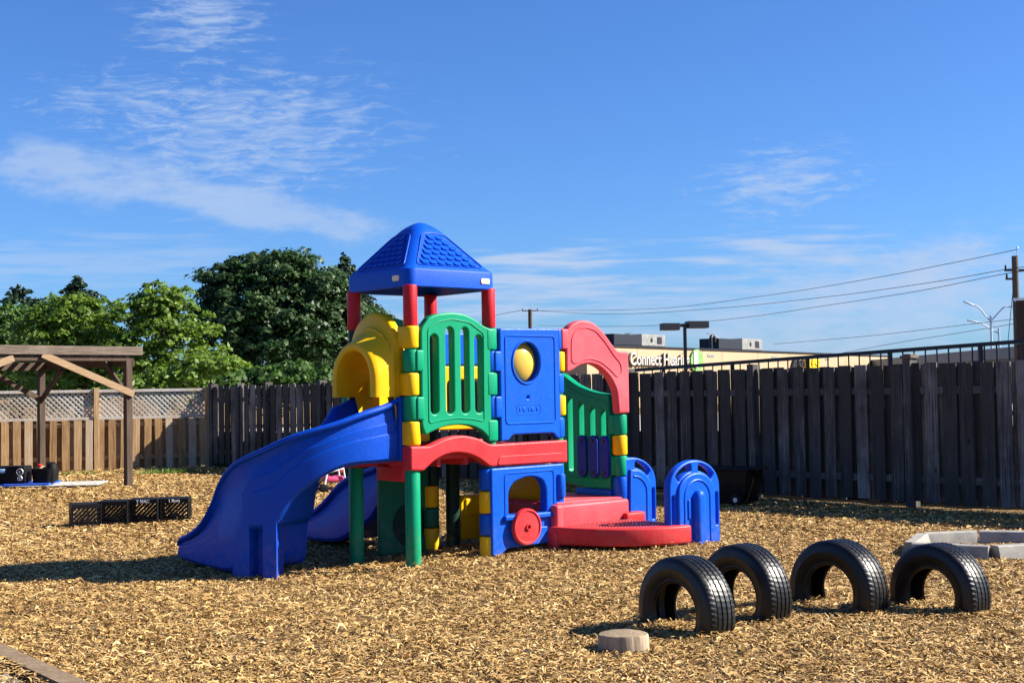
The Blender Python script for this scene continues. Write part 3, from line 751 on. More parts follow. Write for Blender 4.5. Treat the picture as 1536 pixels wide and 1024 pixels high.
# ------------------------------------------------------------------ hexagonal border
def hexborder():
    P = [(3.42, 11.62), (3.76, 12.36), (4.30, 12.48), (5.2, 12.22), (4.74, 11.52), (4.02, 11.30)]
    root = empty('sandbox_border', (4.1, 12.0, GZ(4.1, 12.)), 0, 'low pale grey plastic hexagonal border in front of the fence', 'sandbox border')
    g = GZ(4.1, 12.)
    for i in range(6):
        a = Vector((*P[i], 0)); b = Vector((*P[(i+1) % 6], 0)); d = (b-a).normalized(); a = a+d*.025; b = b-d*.025
        n = Vector((-d.y, d.x, 0)); mb = MB(); h = .135; w0, w1 = .078, .052
        sec = lambda p: [tuple(p+n*q+Vector((0, 0, z))) for q, z in ((-w0, -.05), (-w0, .03), (-w1, h-.008), (-w1+.01, h), (w1-.01, h), (w1, h-.008), (w0, .03), (w0, -.05))]
        mb.loft([sec(a), sec(a+d*.015), sec(b-d*.015), sec(b)])
        for v in range(len(mb.v)): mb.v[v] = tuple(Vector(mb.v[v])-Vector((4.1, 12., 0)))
        mb.build('side_section', GREYPL, root, 30)
hexborder()
# ------------------------------------------------------------------ charcoal fence
def board_fence(mbs, A, D, N, L, h0, h1, bw, pitch, z0=.07, th=.02, gap=.045, rnd=None, both=True, rough=1., slits=False):
    n = int(L/pitch)
    for side in ((1, -1) if both else (1,)):
        for i in range(n):
            s = (i+(.5 if side > 0 else 1.0))*pitch+rnd.uniform(-.012, .012)*rough
            if s > L-.04: continue
            w = bw*rnd.uniform(.93, 1.04)*(rnd.choice((1, 1, .78, .86)) if slits and side < 0 else 1); h = h0+(h1-h0)*s/L+rnd.uniform(-.013, .013)*rough
            p = A+D*s+N*side*gap; tl = rnd.uniform(-.008, .008)*rough; tw = rnd.uniform(-.05, .05)*rough
            d = (Vector((D.x, D.y))+Vector((N.x, N.y))*tw).normalized(); m = Vector((-d.y, d.x))
            v = []
            zb = z0+rnd.uniform(-.02, .02)
            ins = rnd.uniform(.0, .012)
            for z, off, ww in ((zb, 0, w), (zb+(h-zb)*.5, tl+rnd.uniform(-.003, .003), w*rnd.uniform(.985, 1.01)), (h-ins, tl*2, w), (h, tl*2, w-ins)):
                c = p+d*off
                for a, b in ((-1, -1), (1, -1), (1, 1), (-1, 1)):
                    q = c+d*(a*ww/2)+m*(b*th/2); v.append((q.x, q.y, z))
            f = [(0, 3, 2, 1), (12, 13, 14, 15)]
            for k in range(3):
                for a in range(4): f.append((k*4+a, k*4+(a+1) % 4, k*4+4+(a+1) % 4, k*4+4+a))
            mbs.add(v, f)
def beam(mb, p0, p1, w, h): mb.plank(p0, p1, w, h)
def charcoal():
    rnd = random.Random(21)
    A = FA-FD*6.0; L = (FB-A).length
    root = empty('board_fence', (FA.x, FA.y, 0), 0, 'long charcoal weathered board fence crossing behind the climber', 'fence')
    O = Vector((FA.x, FA.y)); A = A-O
    bd = MB(); board_fence(bd, A, FD, FN, L, 1.76, 1.65, .168, .232, rnd=rnd, gap=.03, slits=True)
    bd.build('boards', CHARCOAL, root, 0)
    for z in (.36, 1.42):
        r = MB(); a = A+FN*.0; b = A+FD*L
        r.plank((a.x, a.y, z), (b.x, b.y, z-.04), .062, .085); r.build('rail', CHARCOAL, root, 0)
    ss = [-5.9, -3.6, -1.3, 1.36, 3.65, 5.85, 8.05, 10.3, 11.9, 13.4, 15.2, 16.2, 17.2]
    for s in ss:
        c = FD*s; hh = 1.80-.0055*max(s, 0); w = .05
        m = MB(); M = Matrix.Translation((c.x, c.y, 0)) @ Matrix.Rotation(math.atan2(FD.y, FD.x), 4, 'Z')
        m.box(-w, w, -.085, .085, -.1, hh, .006, M)
        o = m.build('post', CHARCOAL, root, 0)
        if abs(s-1.36) < .1:
            k = MB(); k.box(-.075, .075, -.1, .1, hh+.001, hh+.035, .008, M); k.box(-.055, .055, -.08, .08, hh+.034, hh+.055, .01, M); k.build('post_cap', GREYWOOD, o, 0)
    return root
charcoal()
def railing():
    P0 = at(900, 559, 20.9); P1 = at(1620, 505.5, 15.9); n = 40
    root = empty('metal_railing', (P0.x, P0.y, 0), 0, 'black metal picket railing rising just behind the charcoal fence', 'railing')
    d = P1-P0; o = Vector((P0.x, P0.y, 0))
    t = MB(); t.plank(P0-o, P1-o, .05, .05); t.build('top_rail', BLACKMETAL, root, 0)
    t = MB(); lo = Vector((0, 0, -1.05)); t.plank(P0-o+lo, P1-o+lo, .04, .04); t.build('bottom_rail', BLACKMETAL, root, 0)
    w = MB(); a = P0-o; b_ = P1-o; nn = Vector((d.y, -d.x, 0)).normalized()*.12
    q = [(a+nn, b_+nn), (a-nn, b_-nn)]
    w.loft([[(p.x+n_.x, p.y+n_.y, zz) for n_, zz in ((nn, -.2), (nn, top), (-nn, top), (-nn, -.2))] for p, top in ((a-d*1.42, .70), (b_+d*.25, .93))])
    w.build('retaining_wall', CHARW, root, 0)
    L = d.length; k = int(L/.155); pk = MB()
    for i in range(k):
        p = P0-o+d*(i+.5)/k
        pk.box(p.x-.008, p.x+.008, p.y-.008, p.y+.008, p.z-1.05, p.z-.02)
    pk.build('pickets', BLACKMETAL, root, 0)
    for i in range(7):
        p = P0-o+d*(i/6); m = MB(); m.box(p.x-.025, p.x+.025, p.y-.025, p.y+.025, -.1, p.z-.01); m.build('post', BLACKMETAL, root, 0)
railing()
# ------------------------------------------------------------------ brown fence with lattice top
def lattice_fence():
    rnd = random.Random(5); O = FB+FN*.0+LD*.05; L = 8.4
    root = empty('lattice_fence', (O.x, O.y, 0), 0, 'brown board fence with a pale lattice top on the left', 'fence')
    A = Vector((0, 0)); bd = MB(); board_fence(bd, A, LD, LN, L, 1.02, 1.02, .142, .225, .03, rnd=rnd, gap=.062, rough=.8); bd.build('boards', TANWOOD, root, 0)
    for z in (.26, .92):
        r = MB(); e = LD*L; r.plank((0, 0, z), (e.x, e.y, z), .05, .085); r.build('rail', TANWOOD, root, 0)
    for z, h in ((1.055, .05), (1.60, .055)):
        r = MB(); e = LD*L; r.plank((0, 0, z), (e.x, e.y, z), .085, h); r.build('lattice_rail', LATT, root, 0)
    posts = [0.02, 2.22, 4.42, 6.62, 8.4]
    for s in posts:
        c = LD*s+LN*.02; m = MB(); M = Matrix.Translation((c.x, c.y, 0)) @ Matrix.Rotation(math.atan2(LD.y, LD.x), 4, 'Z')
        m.box(-.05, .05, -.06, .06, -.1, 1.66, .006, M); m.build('post', TANWOOD, root, 0)
    for a, b in zip(posts[:-1], posts[1:]):
        m = MB(); x0, x1, z0, z1 = a+.06, b-.06, 1.08, 1.575; w = .036; st = .105
        for sg in (1, -1):
            k = -(z1-z0)
            while k < x1-x0:
                xa, za = x0+k, z0; xb, zb = x0+k+(z1-z0), z1
                if xa < x0: za += x0-xa; xa = x0
                if xb > x1: zb -= xb-x1; xb = x1
                if zb-za > .03:
                    if sg < 0: za, zb = z1-(za-z0), z1-(zb-z0)
                    p = LD*xa+LN*.004*sg; q = LD*xb+LN*.004*sg
                    m.plank((p.x, p.y, za), (q.x, q.y, zb), .006, w, up=(LN.x, LN.y, 0) if False else (0, 0, 1))
                k += st
        m.build('lattice_panel', LATT, root, 0)
lattice_fence()
# ------------------------------------------------------------------ pergola
def pergola():
    root = empty('pergola', (-6.29, 21.8, 0), R(45), 'weathered grey wooden pergola with a slatted roof at the left edge', 'pergola')
    x1, yf, yb = 0., 0., 3.1; xs = (0., -4.2)
    for x in xs:
        for y in (yf, yb):
            xx = x
            m = MB(); m.box(xx-.055, xx+.055, y-.055, y+.055, -.1, 2.08 if y == yf else 2.02, .008)
            m.build('post', DARKWOOD, root, 0)
    m = MB(); m.box(-5.2, .22, yf-.10, yf-.06, 2.155, 2.295, .008); m.build('fascia', GREYWOOD, root, 0)
    m = MB(); m.box(-5.2, .10, yf-.05, yf+.05, 2.06, 2.13, .006); m.build('front_beam', DARKWOOD, root, 0)
    m = MB(); m.box(-5.2, .10, yb-.05, yb+.05, 1.97, 2.11, .006); m.build('back_beam', DARKWOOD, root, 0)
    m = MB(); m.box(.06, .10, -.05, yb+.1, 1.98, 2.12, .006); m.build('end_joist', DARKWOOD, root, 0)
    sl = MB(); r = random.Random(2)
    for i in range(24): 
        x = -.02-i*.21; sl.box(x-.045, x+.045, -.05, yb+.15, 2.135, 2.165)
    sl.build('roof_slats', GREYWOOD, root, 0)
    cr_ = MB()
    for j in range(9): y = .05+j*.32; cr_.box(-5.1, .12, y-.02, y+.02, 2.168, 2.20)
    cr_.build('roof_battens', GREYWOOD, root, 0)
    def br(p, q, mat, w=.105, th=.038):
        m = MB(); m.plank(p, q, th, w); m.build('brace', mat, root, 0)
    br((-1.50, -.08, 2.16), (.06, -.08, 1.52), PINE)
    br((-1.95, -.06, 2.10), (-3.0, -.06, 1.72), PINE)
    br((-.02, yb-.02, 1.42), (-.02, yb-.85, 1.98), DARKWOOD, .09)
    br((-.05, yb-.08, 1.45), (-1.0, yb-.08, 1.98), DARKWOOD, .09)
    br((-.0, .1, 1.55), (-.0, .75, 2.05), DARKWOOD, .09)
pergola()
# ------------------------------------------------------------------ milk crates
def crate():
    mb = MB(); w, d, h = .33, .33, .275; t = .018
    for x in (-w/2, w/2-t):
        for y in (-d/2, d/2-t): mb.box(x, x+t, y, y+t, 0, h, .004)
    mb.box(-w/2+.01, w/2-.01, -d/2+.01, d/2-.01, h-.014, h-.003)
    for z0, z1 in ((0, .05), (h-.055, h)):
        for y in (-d/2, d/2-.012): mb.box(-w/2+.01, w/2-.01, y+.001, y+.011, z0+.002, z1-.002)
        for x in (-w/2, w/2-.012): mb.box(x+.001, x+.011, -d/2+.01, d/2-.01, z0+.002, z1-.002)
    for k in range(-6, 9):
        for sg in (1, -1):
            a = k*.05-.15; z0, z1 = .045, h-.05; b = a+(z1-z0)
            xa, xb, za, zb = a, b, z0, z1
            if xa < -w/2+.02: za += -w/2+.02-xa; xa = -w/2+.02
            if xb > w/2-.02: zb -= xb-(w/2-.02); xb = w/2-.02
            if zb-za < .015: continue
            if sg < 0: za, zb = z0+z1-za, z0+z1-zb
            for y in (-d/2+.006, d/2-.006):
                if sg > 0: mb.plank((xa, y, za), (xb, y, zb), .008, .021)
            for x in (-w/2+.006, w/2-.006):
                if sg > 0: mb.plank((x, xa, za), (x, xb, zb), .008, .021, up=(0, 0, 1))
    mb.box(-.05, .05, -d/2-.002, -d/2+.014, .06, .10); mb.box(-w/2-.001, -w/2+.012, -.09, .09, h-.10, h-.05)
    return mb
C0 = None
CR = [(-4.98, 15.52, 24, 'black lattice milk crate at the left end of the row on the mulch', None),
      (-4.66, 15.62, 6, 'black milk crate second from the left end of the row, no lettering', None),
      (-4.34, 15.74, 4, 'black milk crate with white lettering, third in the row', 'T MAC'),
      (-4.02, 15.88, 7, 'black milk crate with white lettering at the right end of the row', '1 Rum')]
for x, y, rz, lab, tx in CR:
    e = empty('milk_crate', (x, y, GZ(x, y)+.005), R(rz), lab, 'crate', 'black milk crates in a row on the mulch')
    if C0 is None: C0 = crate().build('crate_body', BLACKPL, e, 0)
    else: o = C0.copy(); COL.objects.link(o); o.parent = e
    if tx:
        m = MB(); v, f = text(tx, .05, .004, .001, 'CENTER'); m.add([(a, -.166-c, .232+b) for a, b, c in v], f); m.build('lettering', WHITE, e, 0)
# ------------------------------------------------------------------ toy corner under the pergola
def corner_toys():
    g0 = gnd(-30, 737); 
    m = MB(); m.box(-.9, 1.0, -.5, .5, 0, .018, .004); o = m.build('low_platform', DULLWHITE, None, 0, loc=(-7.9, 22.35, GZ(-7.9, 22.35)+.03)); o.rotation_euler = (0, 0, R(7))
    tag(o, 'thin white-edged board lying flat under the pergola', 'board')
    t = MB(); t.box(-.85, .38, -.42, .44, 0, .035, .01); o = t.build('blue_tray', BLUE, None, 0, loc=(-8.05, 22.3, GZ(-8, 22.3)+.05)); o.rotation_euler = (0, 0, R(6)); tag(o, 'flat blue plastic tray on the white-edged board', 'tray')
    e = empty('toy_box', (-8.33, 22.1, GZ(-8.3, 22.1)+.086), R(4), 'square black toy box with speaker-like rings at the left edge', 'toy box')
    b = MB(); b.box(-.30, .30, -.2, .2, 0, .27, .02); b.build('box_body', BLACKPL, e)
    for x, z, r in ((.215, .18, .05), (.215, .075, .035), (-.22, .08, .04)):
        b = MB(); b.tube([(x+r*math.cos(a), -.205, z+r*math.sin(a)) for a in [2*PI*k/16 for k in range(16)]], .009, 6, True); b.cyl((x, -.2, z), (x, -.215, z), .015, n=10); b.build('ring', STEEL, e)
    b = MB(); b.box(-.17, -.02, -.215, -.2, .17, .235, .01); b.build('window_panel', simple('pale_blue_plastic', (.3, .5, .8), .4), e)
    e = empty('toy_bin', (-7.78, 22.15, GZ(-7.8, 22.15)+.086), R(-6), 'black bin heaped with small toys on the white-edged board', 'bin')
    b = MB(); n = 24
    b.loft([[(.19*k*math.copysign(abs(math.cos(2*PI*i/n))**.6, math.cos(2*PI*i/n)), .16*k*math.copysign(abs(math.sin(2*PI*i/n))**.6, math.sin(2*PI*i/n)), z) for i in range(n)] for z, k in ((0, .88), (.2, 1.), (.23, 1.03), (.235, .98), (.16, .9))])
    b.build('bin_body', BLACKPL, e)
    b = MB(); b.rev([(.02, 0), (.08, .03), (.09, .07), (.05, .10), (.01, .105)], (-.06, 0, .17), 14); b.build('toy_heap', simple('tan_toys', (.5, .36, .18), .6, .5, 30), e)
    b = MB(); b.rev([(.01, 0), (.045, .02), (.04, .05), (.005, .06)], (-.05, -.06, .25), 12); b.build('red_toy', RED, e)
    b = MB(); b.loft([[(.09*k*math.cos(2*PI*i/14)+.13, .1*k*math.sin(2*PI*i/14), z) for i in range(14)] for z, k in ((.02, 1.05), (.2, 1.2), (.3, .9), (.335, .4))]); b.build('black_bag', BLACKPL, e)
corner_toys()
# ------------------------------------------------------------------ ride-on toy and scraps behind the slide
def ride_on():
    p = gnd(500, 737); x, y = p.x, p.y
    e = empty('toy_pushcart', (x, y, GZ(x, y)), R(25), 'small pink and white toy pushcart behind the slides', 'toy cart')
    m = MB(); m.tube([(-.2, -.13, .02), (-.13, -.13, .3), (.12, -.13, .36), (.17, -.13, .02)], .016, 8); m.tube([(-.2, .13, .02), (-.13, .13, .3), (.12, .13, .36), (.17, .13, .02)], .016, 8); m.tube([(.12, -.13, .36), (.12, .13, .36)], .016, 8); m.build('frame', WHITE, e)
    m = MB(); m.box(-.13, .14, -.11, .11, .16, .25, .03); m.build('seat', simple('pink_plastic', (.7, .08, .2), .45), e)
    m = MB(); m.tube([(.12, 0, .3), (.2, 0, .46), (.24, 0, .52)], .02, 8); m.rev([(.001, 0), (.05, .01), (.055, .05), (.03, .08), (.001, .085)], (.24, 0, .48), 12); m.build('handle', RED, e)
    for sx in (-.19, .17):
        for sy in (-.15, .15):
            m = MB(); m.cyl((sx, sy-.02, .07), (sx, sy+.02, .07), .07, n=16, ch=.008); m.build('wheel', BLACKPL, e)
    p = gnd(468, 738); m = MB(); m.plank((-.25, 0, .03), (.3, .05, .06), .1, .04); m.plank((.05, -.03, .05), (.22, .05, .36), .06, .035)
    tag(m.build('wood_offcut', DARKWOOD, None, 0, loc=(p.x, p.y, GZ(p.x, p.y))), 'leaning brown timber offcuts beside the toy pushcart', 'timber')
    p = gnd(559, 800); e = MB()
    for k in range(4): e.box(-.09+k*.05, -.06+k*.05, -.05, -.03, 0, .14)
    e.box(-.1, .1, -.05, .05, .0, .03); e.box(-.1, .1, -.052, -.03, .12, .15); e.box(-.1, .1, .03, .05, 0, .15)
    tag(e.build('slatted_box', PINE, None, 0, loc=(p.x, p.y, GZ(p.x, p.y))), 'small pale wooden slatted box behind the green crawl panel', 'wooden box')
ride_on()
# ------------------------------------------------------------------ wheeled bin
def bin_():
    x, y = 2.72, 16.95
    e = empty('wheeled_bin', (x, y, GZ(x, y)), math.atan2(FD.y, FD.x)+PI+R(12), 'squat black wheeled bin against the charcoal fence', 'bin')
    m = MB(); m.loft([[(sx*a, sy*b, z) for sx, sy in ((-1, -1), (1, -1), (1, 1), (-1, 1))] for z, a, b in ((.05, .27, .19), (.30, .34, .24), (.44, .36, .25))]); m.build('bin_body', BLACKPL, e, 0)
    m = MB(); m.box(-.39, .39, -.275, .275, .44, .475, .012); m.box(.36, .46, -.2, .2, .445, .47, .01); m.build('lid', BLACKPL, e, 0)
    for sy in (-.23, .23):
        m = MB(); m.cyl((.2, sy-.025, .085), (.2, sy+.025, .085), .085, n=20, ch=.01); w = m.build('wheel', BLACKPL, e)
        k = MB(); k.cyl((.2, sy-.03, .085), (.2, sy+.03, .085), .03, n=14); k.build('hub', STEEL, w)
bin_()
# ------------------------------------------------------------------ timber edging and paving at the near left corner
def edging():
    a = gnd(-60, 938, .05); b = gnd(150, 1031, .05); d = (b-a).normalized(); n = Vector((d.y, -d.x, 0))
    if n.y > 0: n = -n
    m = MB(); o = a
    m.plank(Vector((0, 0, 0))+n*.06, (b-a)*1.5+n*.06, .12, .12); e = m.build('timber_edging', PINE if False else wood('edging_timber', (.085, .055, .03), (.17, .12, .072), (.27, .20, .13), grain=(14, 14, 14), knots=False), None, 0, loc=(a.x, a.y, -.005))
    tag(e, 'weathered timber edging board at the near left corner of the mulch', 'edging')
    m = MB(); q = [a+n*.22-d*3, b+n*.22+d*3, b+n*3+d*3, a+n*3-d*3]; m.add([(p.x, p.y, .035) for p in q], [(0, 1, 2, 3)])
    tag(m.build('path', PAVE, None, 0), 'grey paving beyond the timber edging', 'path', kind='structure')
edging()
# ------------------------------------------------------------------ grass tufts at the brown fence
def tuft(px, py, n, sp, h, lab):
    p = gnd(px, py); v = []; f = []
    for i in range(n):
        x = random.gauss(0, sp); y = random.gauss(0, .07); a = random.uniform(0, PI*2); hh = h*random.uniform(.5, 1.1); w = .008
        dx, dy = math.cos(a), math.sin(a); lx, ly = random.gauss(0, .4)*hh, random.gauss(0, .4)*hh; o = len(v)
        v += [(x-dx*w, y-dy*w, 0), (x+dx*w, y+dy*w, 0), (x+dx*w*.7+lx*.4, y+dy*w*.7+ly*.4, hh*.6), (x-dx*w*.7+lx*.4, y-dy*w*.7+ly*.4, hh*.6), (x+lx, y+ly, hh)]
        f += [(o, o+1, o+2, o+3), (o+3, o+2, o+4)]
    m = MB(); m.add(v, f)
    tag(m.build('grass_tuft', GRASS, None, 0, False, loc=(p.x, p.y, GZ(p.x, p.y))), lab, 'grass tuft', 'grass tufts along the brown fence', 'stuff')
tuft(255, 711, 420, .42, .13, 'widest grass patch at the shaded end of the brown fence')
tuft(131, 713, 90, .14, .10, 'small grass tuft right of the middle fence posts')
tuft(102, 713, 70, .11, .09, 'smallest grass tuft next to the black bin of toys')

# ------------------------------------------------------------------ trees
def leaves(lobes, n_clump, per, cl, ls, rng, flat=.5, inner=.25):
    wts = np.array([r[0]*r[1]+r[1]*r[2]+r[0]*r[2] for c, r in lobes]); wts = wts/wts.sum()
    idx = rng.choice(len(lobes), n_clump, p=wts)
    C = np.array([l[0] for l in lobes])[idx]; Rr = np.array([l[1] for l in lobes])[idx]
    d = rng.normal(size=(n_clump, 3)); d /= np.linalg.norm(d, axis=1)[:, None]
    rad = np.where(rng.random(n_clump) < inner, rng.uniform(.3, .8, n_clump), rng.uniform(.84, 1.04, n_clump))
    cen = C+d*Rr*rad[:, None]
    n = n_clump*per
    cr_ = cl*rng.uniform(.6, 1.5, n_clump)                       # each clump is a drooping spray, leaves lie on a small dome
    rep_ = lambda a: np.repeat(a, per, 0)
    ph = rng.uniform(0, 2*np.pi, n); q = np.sqrt(rng.random(n)); el = rng.uniform(.75, 1.25, n_clump)
    R_ = rep_(cr_); ax = np.stack([np.cos(ph), np.sin(ph), np.zeros(n)], -1)
    off = ax*(q*R_*np.where(np.abs(np.cos(ph)) > .7, rep_(el), 1.))[:, None]
    off[:, 2] = -.55*q*q*R_+rng.normal(size=n)*R_*.13
    dd = rep_(d); off = off+dd*(rep_(cl*rng.normal(size=n_clump)*.25))[:, None]
    off += np.stack([dd[:, 0], dd[:, 1], np.zeros(n)], -1)*(q*R_*.25)[:, None]
    p = np.repeat(cen, per, 0)+off
    nrm = ax*(q*.9)[:, None]+np.array([0, 0, .75])+dd*.25+rng.normal(size=(n, 3))*.38; nrm /= np.linalg.norm(nrm, axis=1)[:, None]
    t = np.cross(nrm, rng.normal(size=(n, 3))); t /= np.linalg.norm(t, axis=1)[:, None]; b = np.cross(nrm, t)
    s = (ls*rng.uniform(.6, 1.3, n))[:, None]
    tip = p+t*s; bas = p-t*s*.9; m1 = p+b*s*.55-nrm*s*.18+t*s*.1; m2 = p-b*s*.55-nrm*s*.18+t*s*.1
    return np.stack([bas, m1, tip, m2], 1)
def leafobj(name, V, mat, parent):
    n = len(V); me = bpy.data.meshes.new(name); me.vertices.add(n*4); me.vertices.foreach_set('co', V.reshape(-1))
    q = np.arange(n*4); me.loops.add(n*4); me.loops.foreach_set('vertex_index', q)
    me.polygons.add(n); me.polygons.foreach_set('loop_start', np.arange(n)*4); me.update(calc_edges=True)
    me.materials.append(mat); o = bpy.data.objects.new(name, me); COL.objects.link(o); o.parent = parent; return o
def tree(name, label, cat, base, lobes, nc, per, cl, ls, mat, tr=.2, limbs=6, seed=1, group=None, inner=.25):
    rng = np.random.default_rng(seed); rd = random.Random(seed)
    e = empty(name, base, 0, label, cat, group)
    m = MB(); c = np.mean([l[0] for l in lobes], 0); zt = max(l[0][2] for l in lobes)
    m.tube(cr([(0, 0, -.2), (rd.uniform(-.1, .1), rd.uniform(-.1, .1), zt*.35), (c[0]*.7, c[1]*.7, zt*.75), (c[0], c[1], zt)], 4), [tr*(1-.8*k/12) for k in range(13)], 9)
    for k in range(min(limbs, len(lobes))):
        l = lobes[k][0]; h = zt*rd.uniform(.25, .5)
        m.tube(cr([(0, 0, h), (l[0]*.45, l[1]*.45, (h+l[2])/2), tuple(l)], 4), [tr*.5*(1-.8*q/8) for q in range(9)], 6)
    m.build('trunk', BARK, e, 60)
    leafobj('crown', leaves(lobes, nc, per, cl, ls, rng, inner=inner), mat, e)
    return e
def T(px, py, Y): 
    p = at(px, py, Y); return p
def lob(base, px, py, Y, rx, rz, ry=None): 
    p = T(px, py, Y); return ((p.x-base[0], p.y-base[1], p.z-base[2]), (rx, ry or rx, rz))
def bpos(px, Y): p = at(px, 700, Y); return (p.x, Y, 0.)
b = bpos(415, 52)
L = [lob(b, 400, 460, 52, 2.6, 1.9, 2.4), lob(b, 345, 425, 52, 1.2, .85), lob(b, 430, 415, 51.5, 1.35, .95), lob(b, 490, 450, 51.5, 1.5, 1.2), lob(b, 330, 500, 51, 1.1, 1.1), lob(b, 400, 520, 50.5, 1.7, 1.1), lob(b, 480, 520, 50.5, 1.6, 1.2), lob(b, 385, 400, 52, 1.0, .6), lob(b, 545, 490, 52, 1.1, 1.1), lob(b, 300, 460, 52, .5, .45), lob(b, 450, 475, 50, 1.0, .7), lob(b, 370, 470, 50, .9, .7), lob(b, 320, 415, 52, .55, .45), lob(b, 470, 405, 52, .9, .6), lob(b, 430, 388, 52, .9, .4), lob(b, 520, 450, 52, .8, .7)]
tree('maple_tree', 'large dark green round-crowned tree behind the far fence', 'tree', b, L, 1150, 56, .35, .10, LEAF_MAPLE, .25, 8, 3, inner=.25)
for k, (px, top, Y, w, lab) in enumerate(((32, 426, 62, 3.3, 'dark conifer at the left edge behind the bright leafy trees'), (118, 415, 60, 2.7, 'dark pointed conifer rising between the bright leafy trees'), (522, 386, 62, 2.2, 'dark conifer tip between the round maple and the climber roof'))):
    b = bpos(px, Y); p = T(px, top, Y); H = p.z; rng = np.random.default_rng(40+k)
    e = empty('conifer_tree', b, 0, lab, 'tree', 'dark conifers behind the fence')
    m = MB(); m.cyl((0, 0, -.2), (0, 0, H*.97), .16, .02, 8); m.build('trunk', BARK, e)
    V = []
    lb = []
    for q in range(60):
        z = H*(.25+.75*q/60); rr = w*(1-(q/60)**1.25)*1.15+.10
        for j in range(5):
            a = rng.uniform(0, 2*PI); r2 = rr*rng.uniform(.5, 1.12); lb.append(((r2*math.cos(a)*.75, r2*math.sin(a)*.75, z+.12*rng.normal()+.12*r2), (r2*.28+.05, r2*.28+.05, .11)))
    leafobj('crown', leaves(lb, 4200, 10, .10, .11, rng), LEAF_CON, e)
def leafy(lab, px, Y, specs, nc, seed, mat=LEAF_LOCUST, ls=.085, per=42, cl=.27, cat='tree', name='leafy_tree', tr=.12, inner=.2):
    b = bpos(px, Y); L = [lob(b, x, y, Y+dy, r, r*zr) for x, y, dy, r, zr in specs]
    return tree(name, lab, cat, b, L, nc, per, cl, ls, mat, tr, 10, seed, 'leafy trees and shrubs behind the fence', inner)
leafy('bright green loose-crowned tree beside the dark maple', 245, 40, [(240, 450, 0, .75, .6), (205, 470, 0, .8, .7), (275, 475, 0, .8, .8), (245, 510, 0, 1.1, .9), (200, 540, -.4, .9, .8), (285, 535, -.3, .9, .8), (250, 570, -.5, 1.1, .6), (265, 440, 0, .5, .55), (225, 435, 0, .4, .5), (185, 505, -.2, .6, .6), (310, 490, -.3, .35, .5)], 330, 11, inner=.12)
leafy('bright green bushy tree above the pergola roof', 120, 41, [(120, 470, 0, .9, .7), (85, 475, 0, .8, .7), (150, 490, 0, .8, .7), (110, 520, -.3, 1.2, .7), (60, 510, 0, .9, .8), (165, 558, -.4, .9, .8), (100, 566, -.5, 1.3, .6), (140, 455, 0, .5, .5), (80, 455, 0, .45, .5)], 360, 12, inner=.12)
leafy('mid green leafy tree at the left edge above the pergola', 20, 44, [(10, 490, 0, 1.1, .9), (40, 548, -.3, 1.1, .7), (-30, 520, 0, 1.2, 1.), (20, 576, -.4, 1.2, .6), (5, 465, 0, .6, .5)], 260, 13, LEAF_MID)
leafy('low bright shrubs under the dark maple, behind the far fence', 410, 36, [(340, 570, 0, .7, .6), (390, 572, 0, .8, .55), (440, 568, 0, .8, .6), (490, 572, 0, .7, .5), (360, 585, 0, .8, .5), (540, 575, 0, .7, .5), (310, 560, 0, .6, .7)], 230, 14, LEAF_MID, ls=.1, cat='shrubs', name='shrub', tr=.05)
leafy('leaning light green shrub branch reaching over the lattice fence', 290, 34, [(300, 545, 0, .55, .4), (330, 540, 0, .4, .3), (270, 560, 0, .6, .5), (240, 575, 0, .6, .4), (200, 575, 0, .6, .4)], 120, 15, LEAF_LOCUST, ls=.09, cat='shrub', name='shrub', tr=.05)
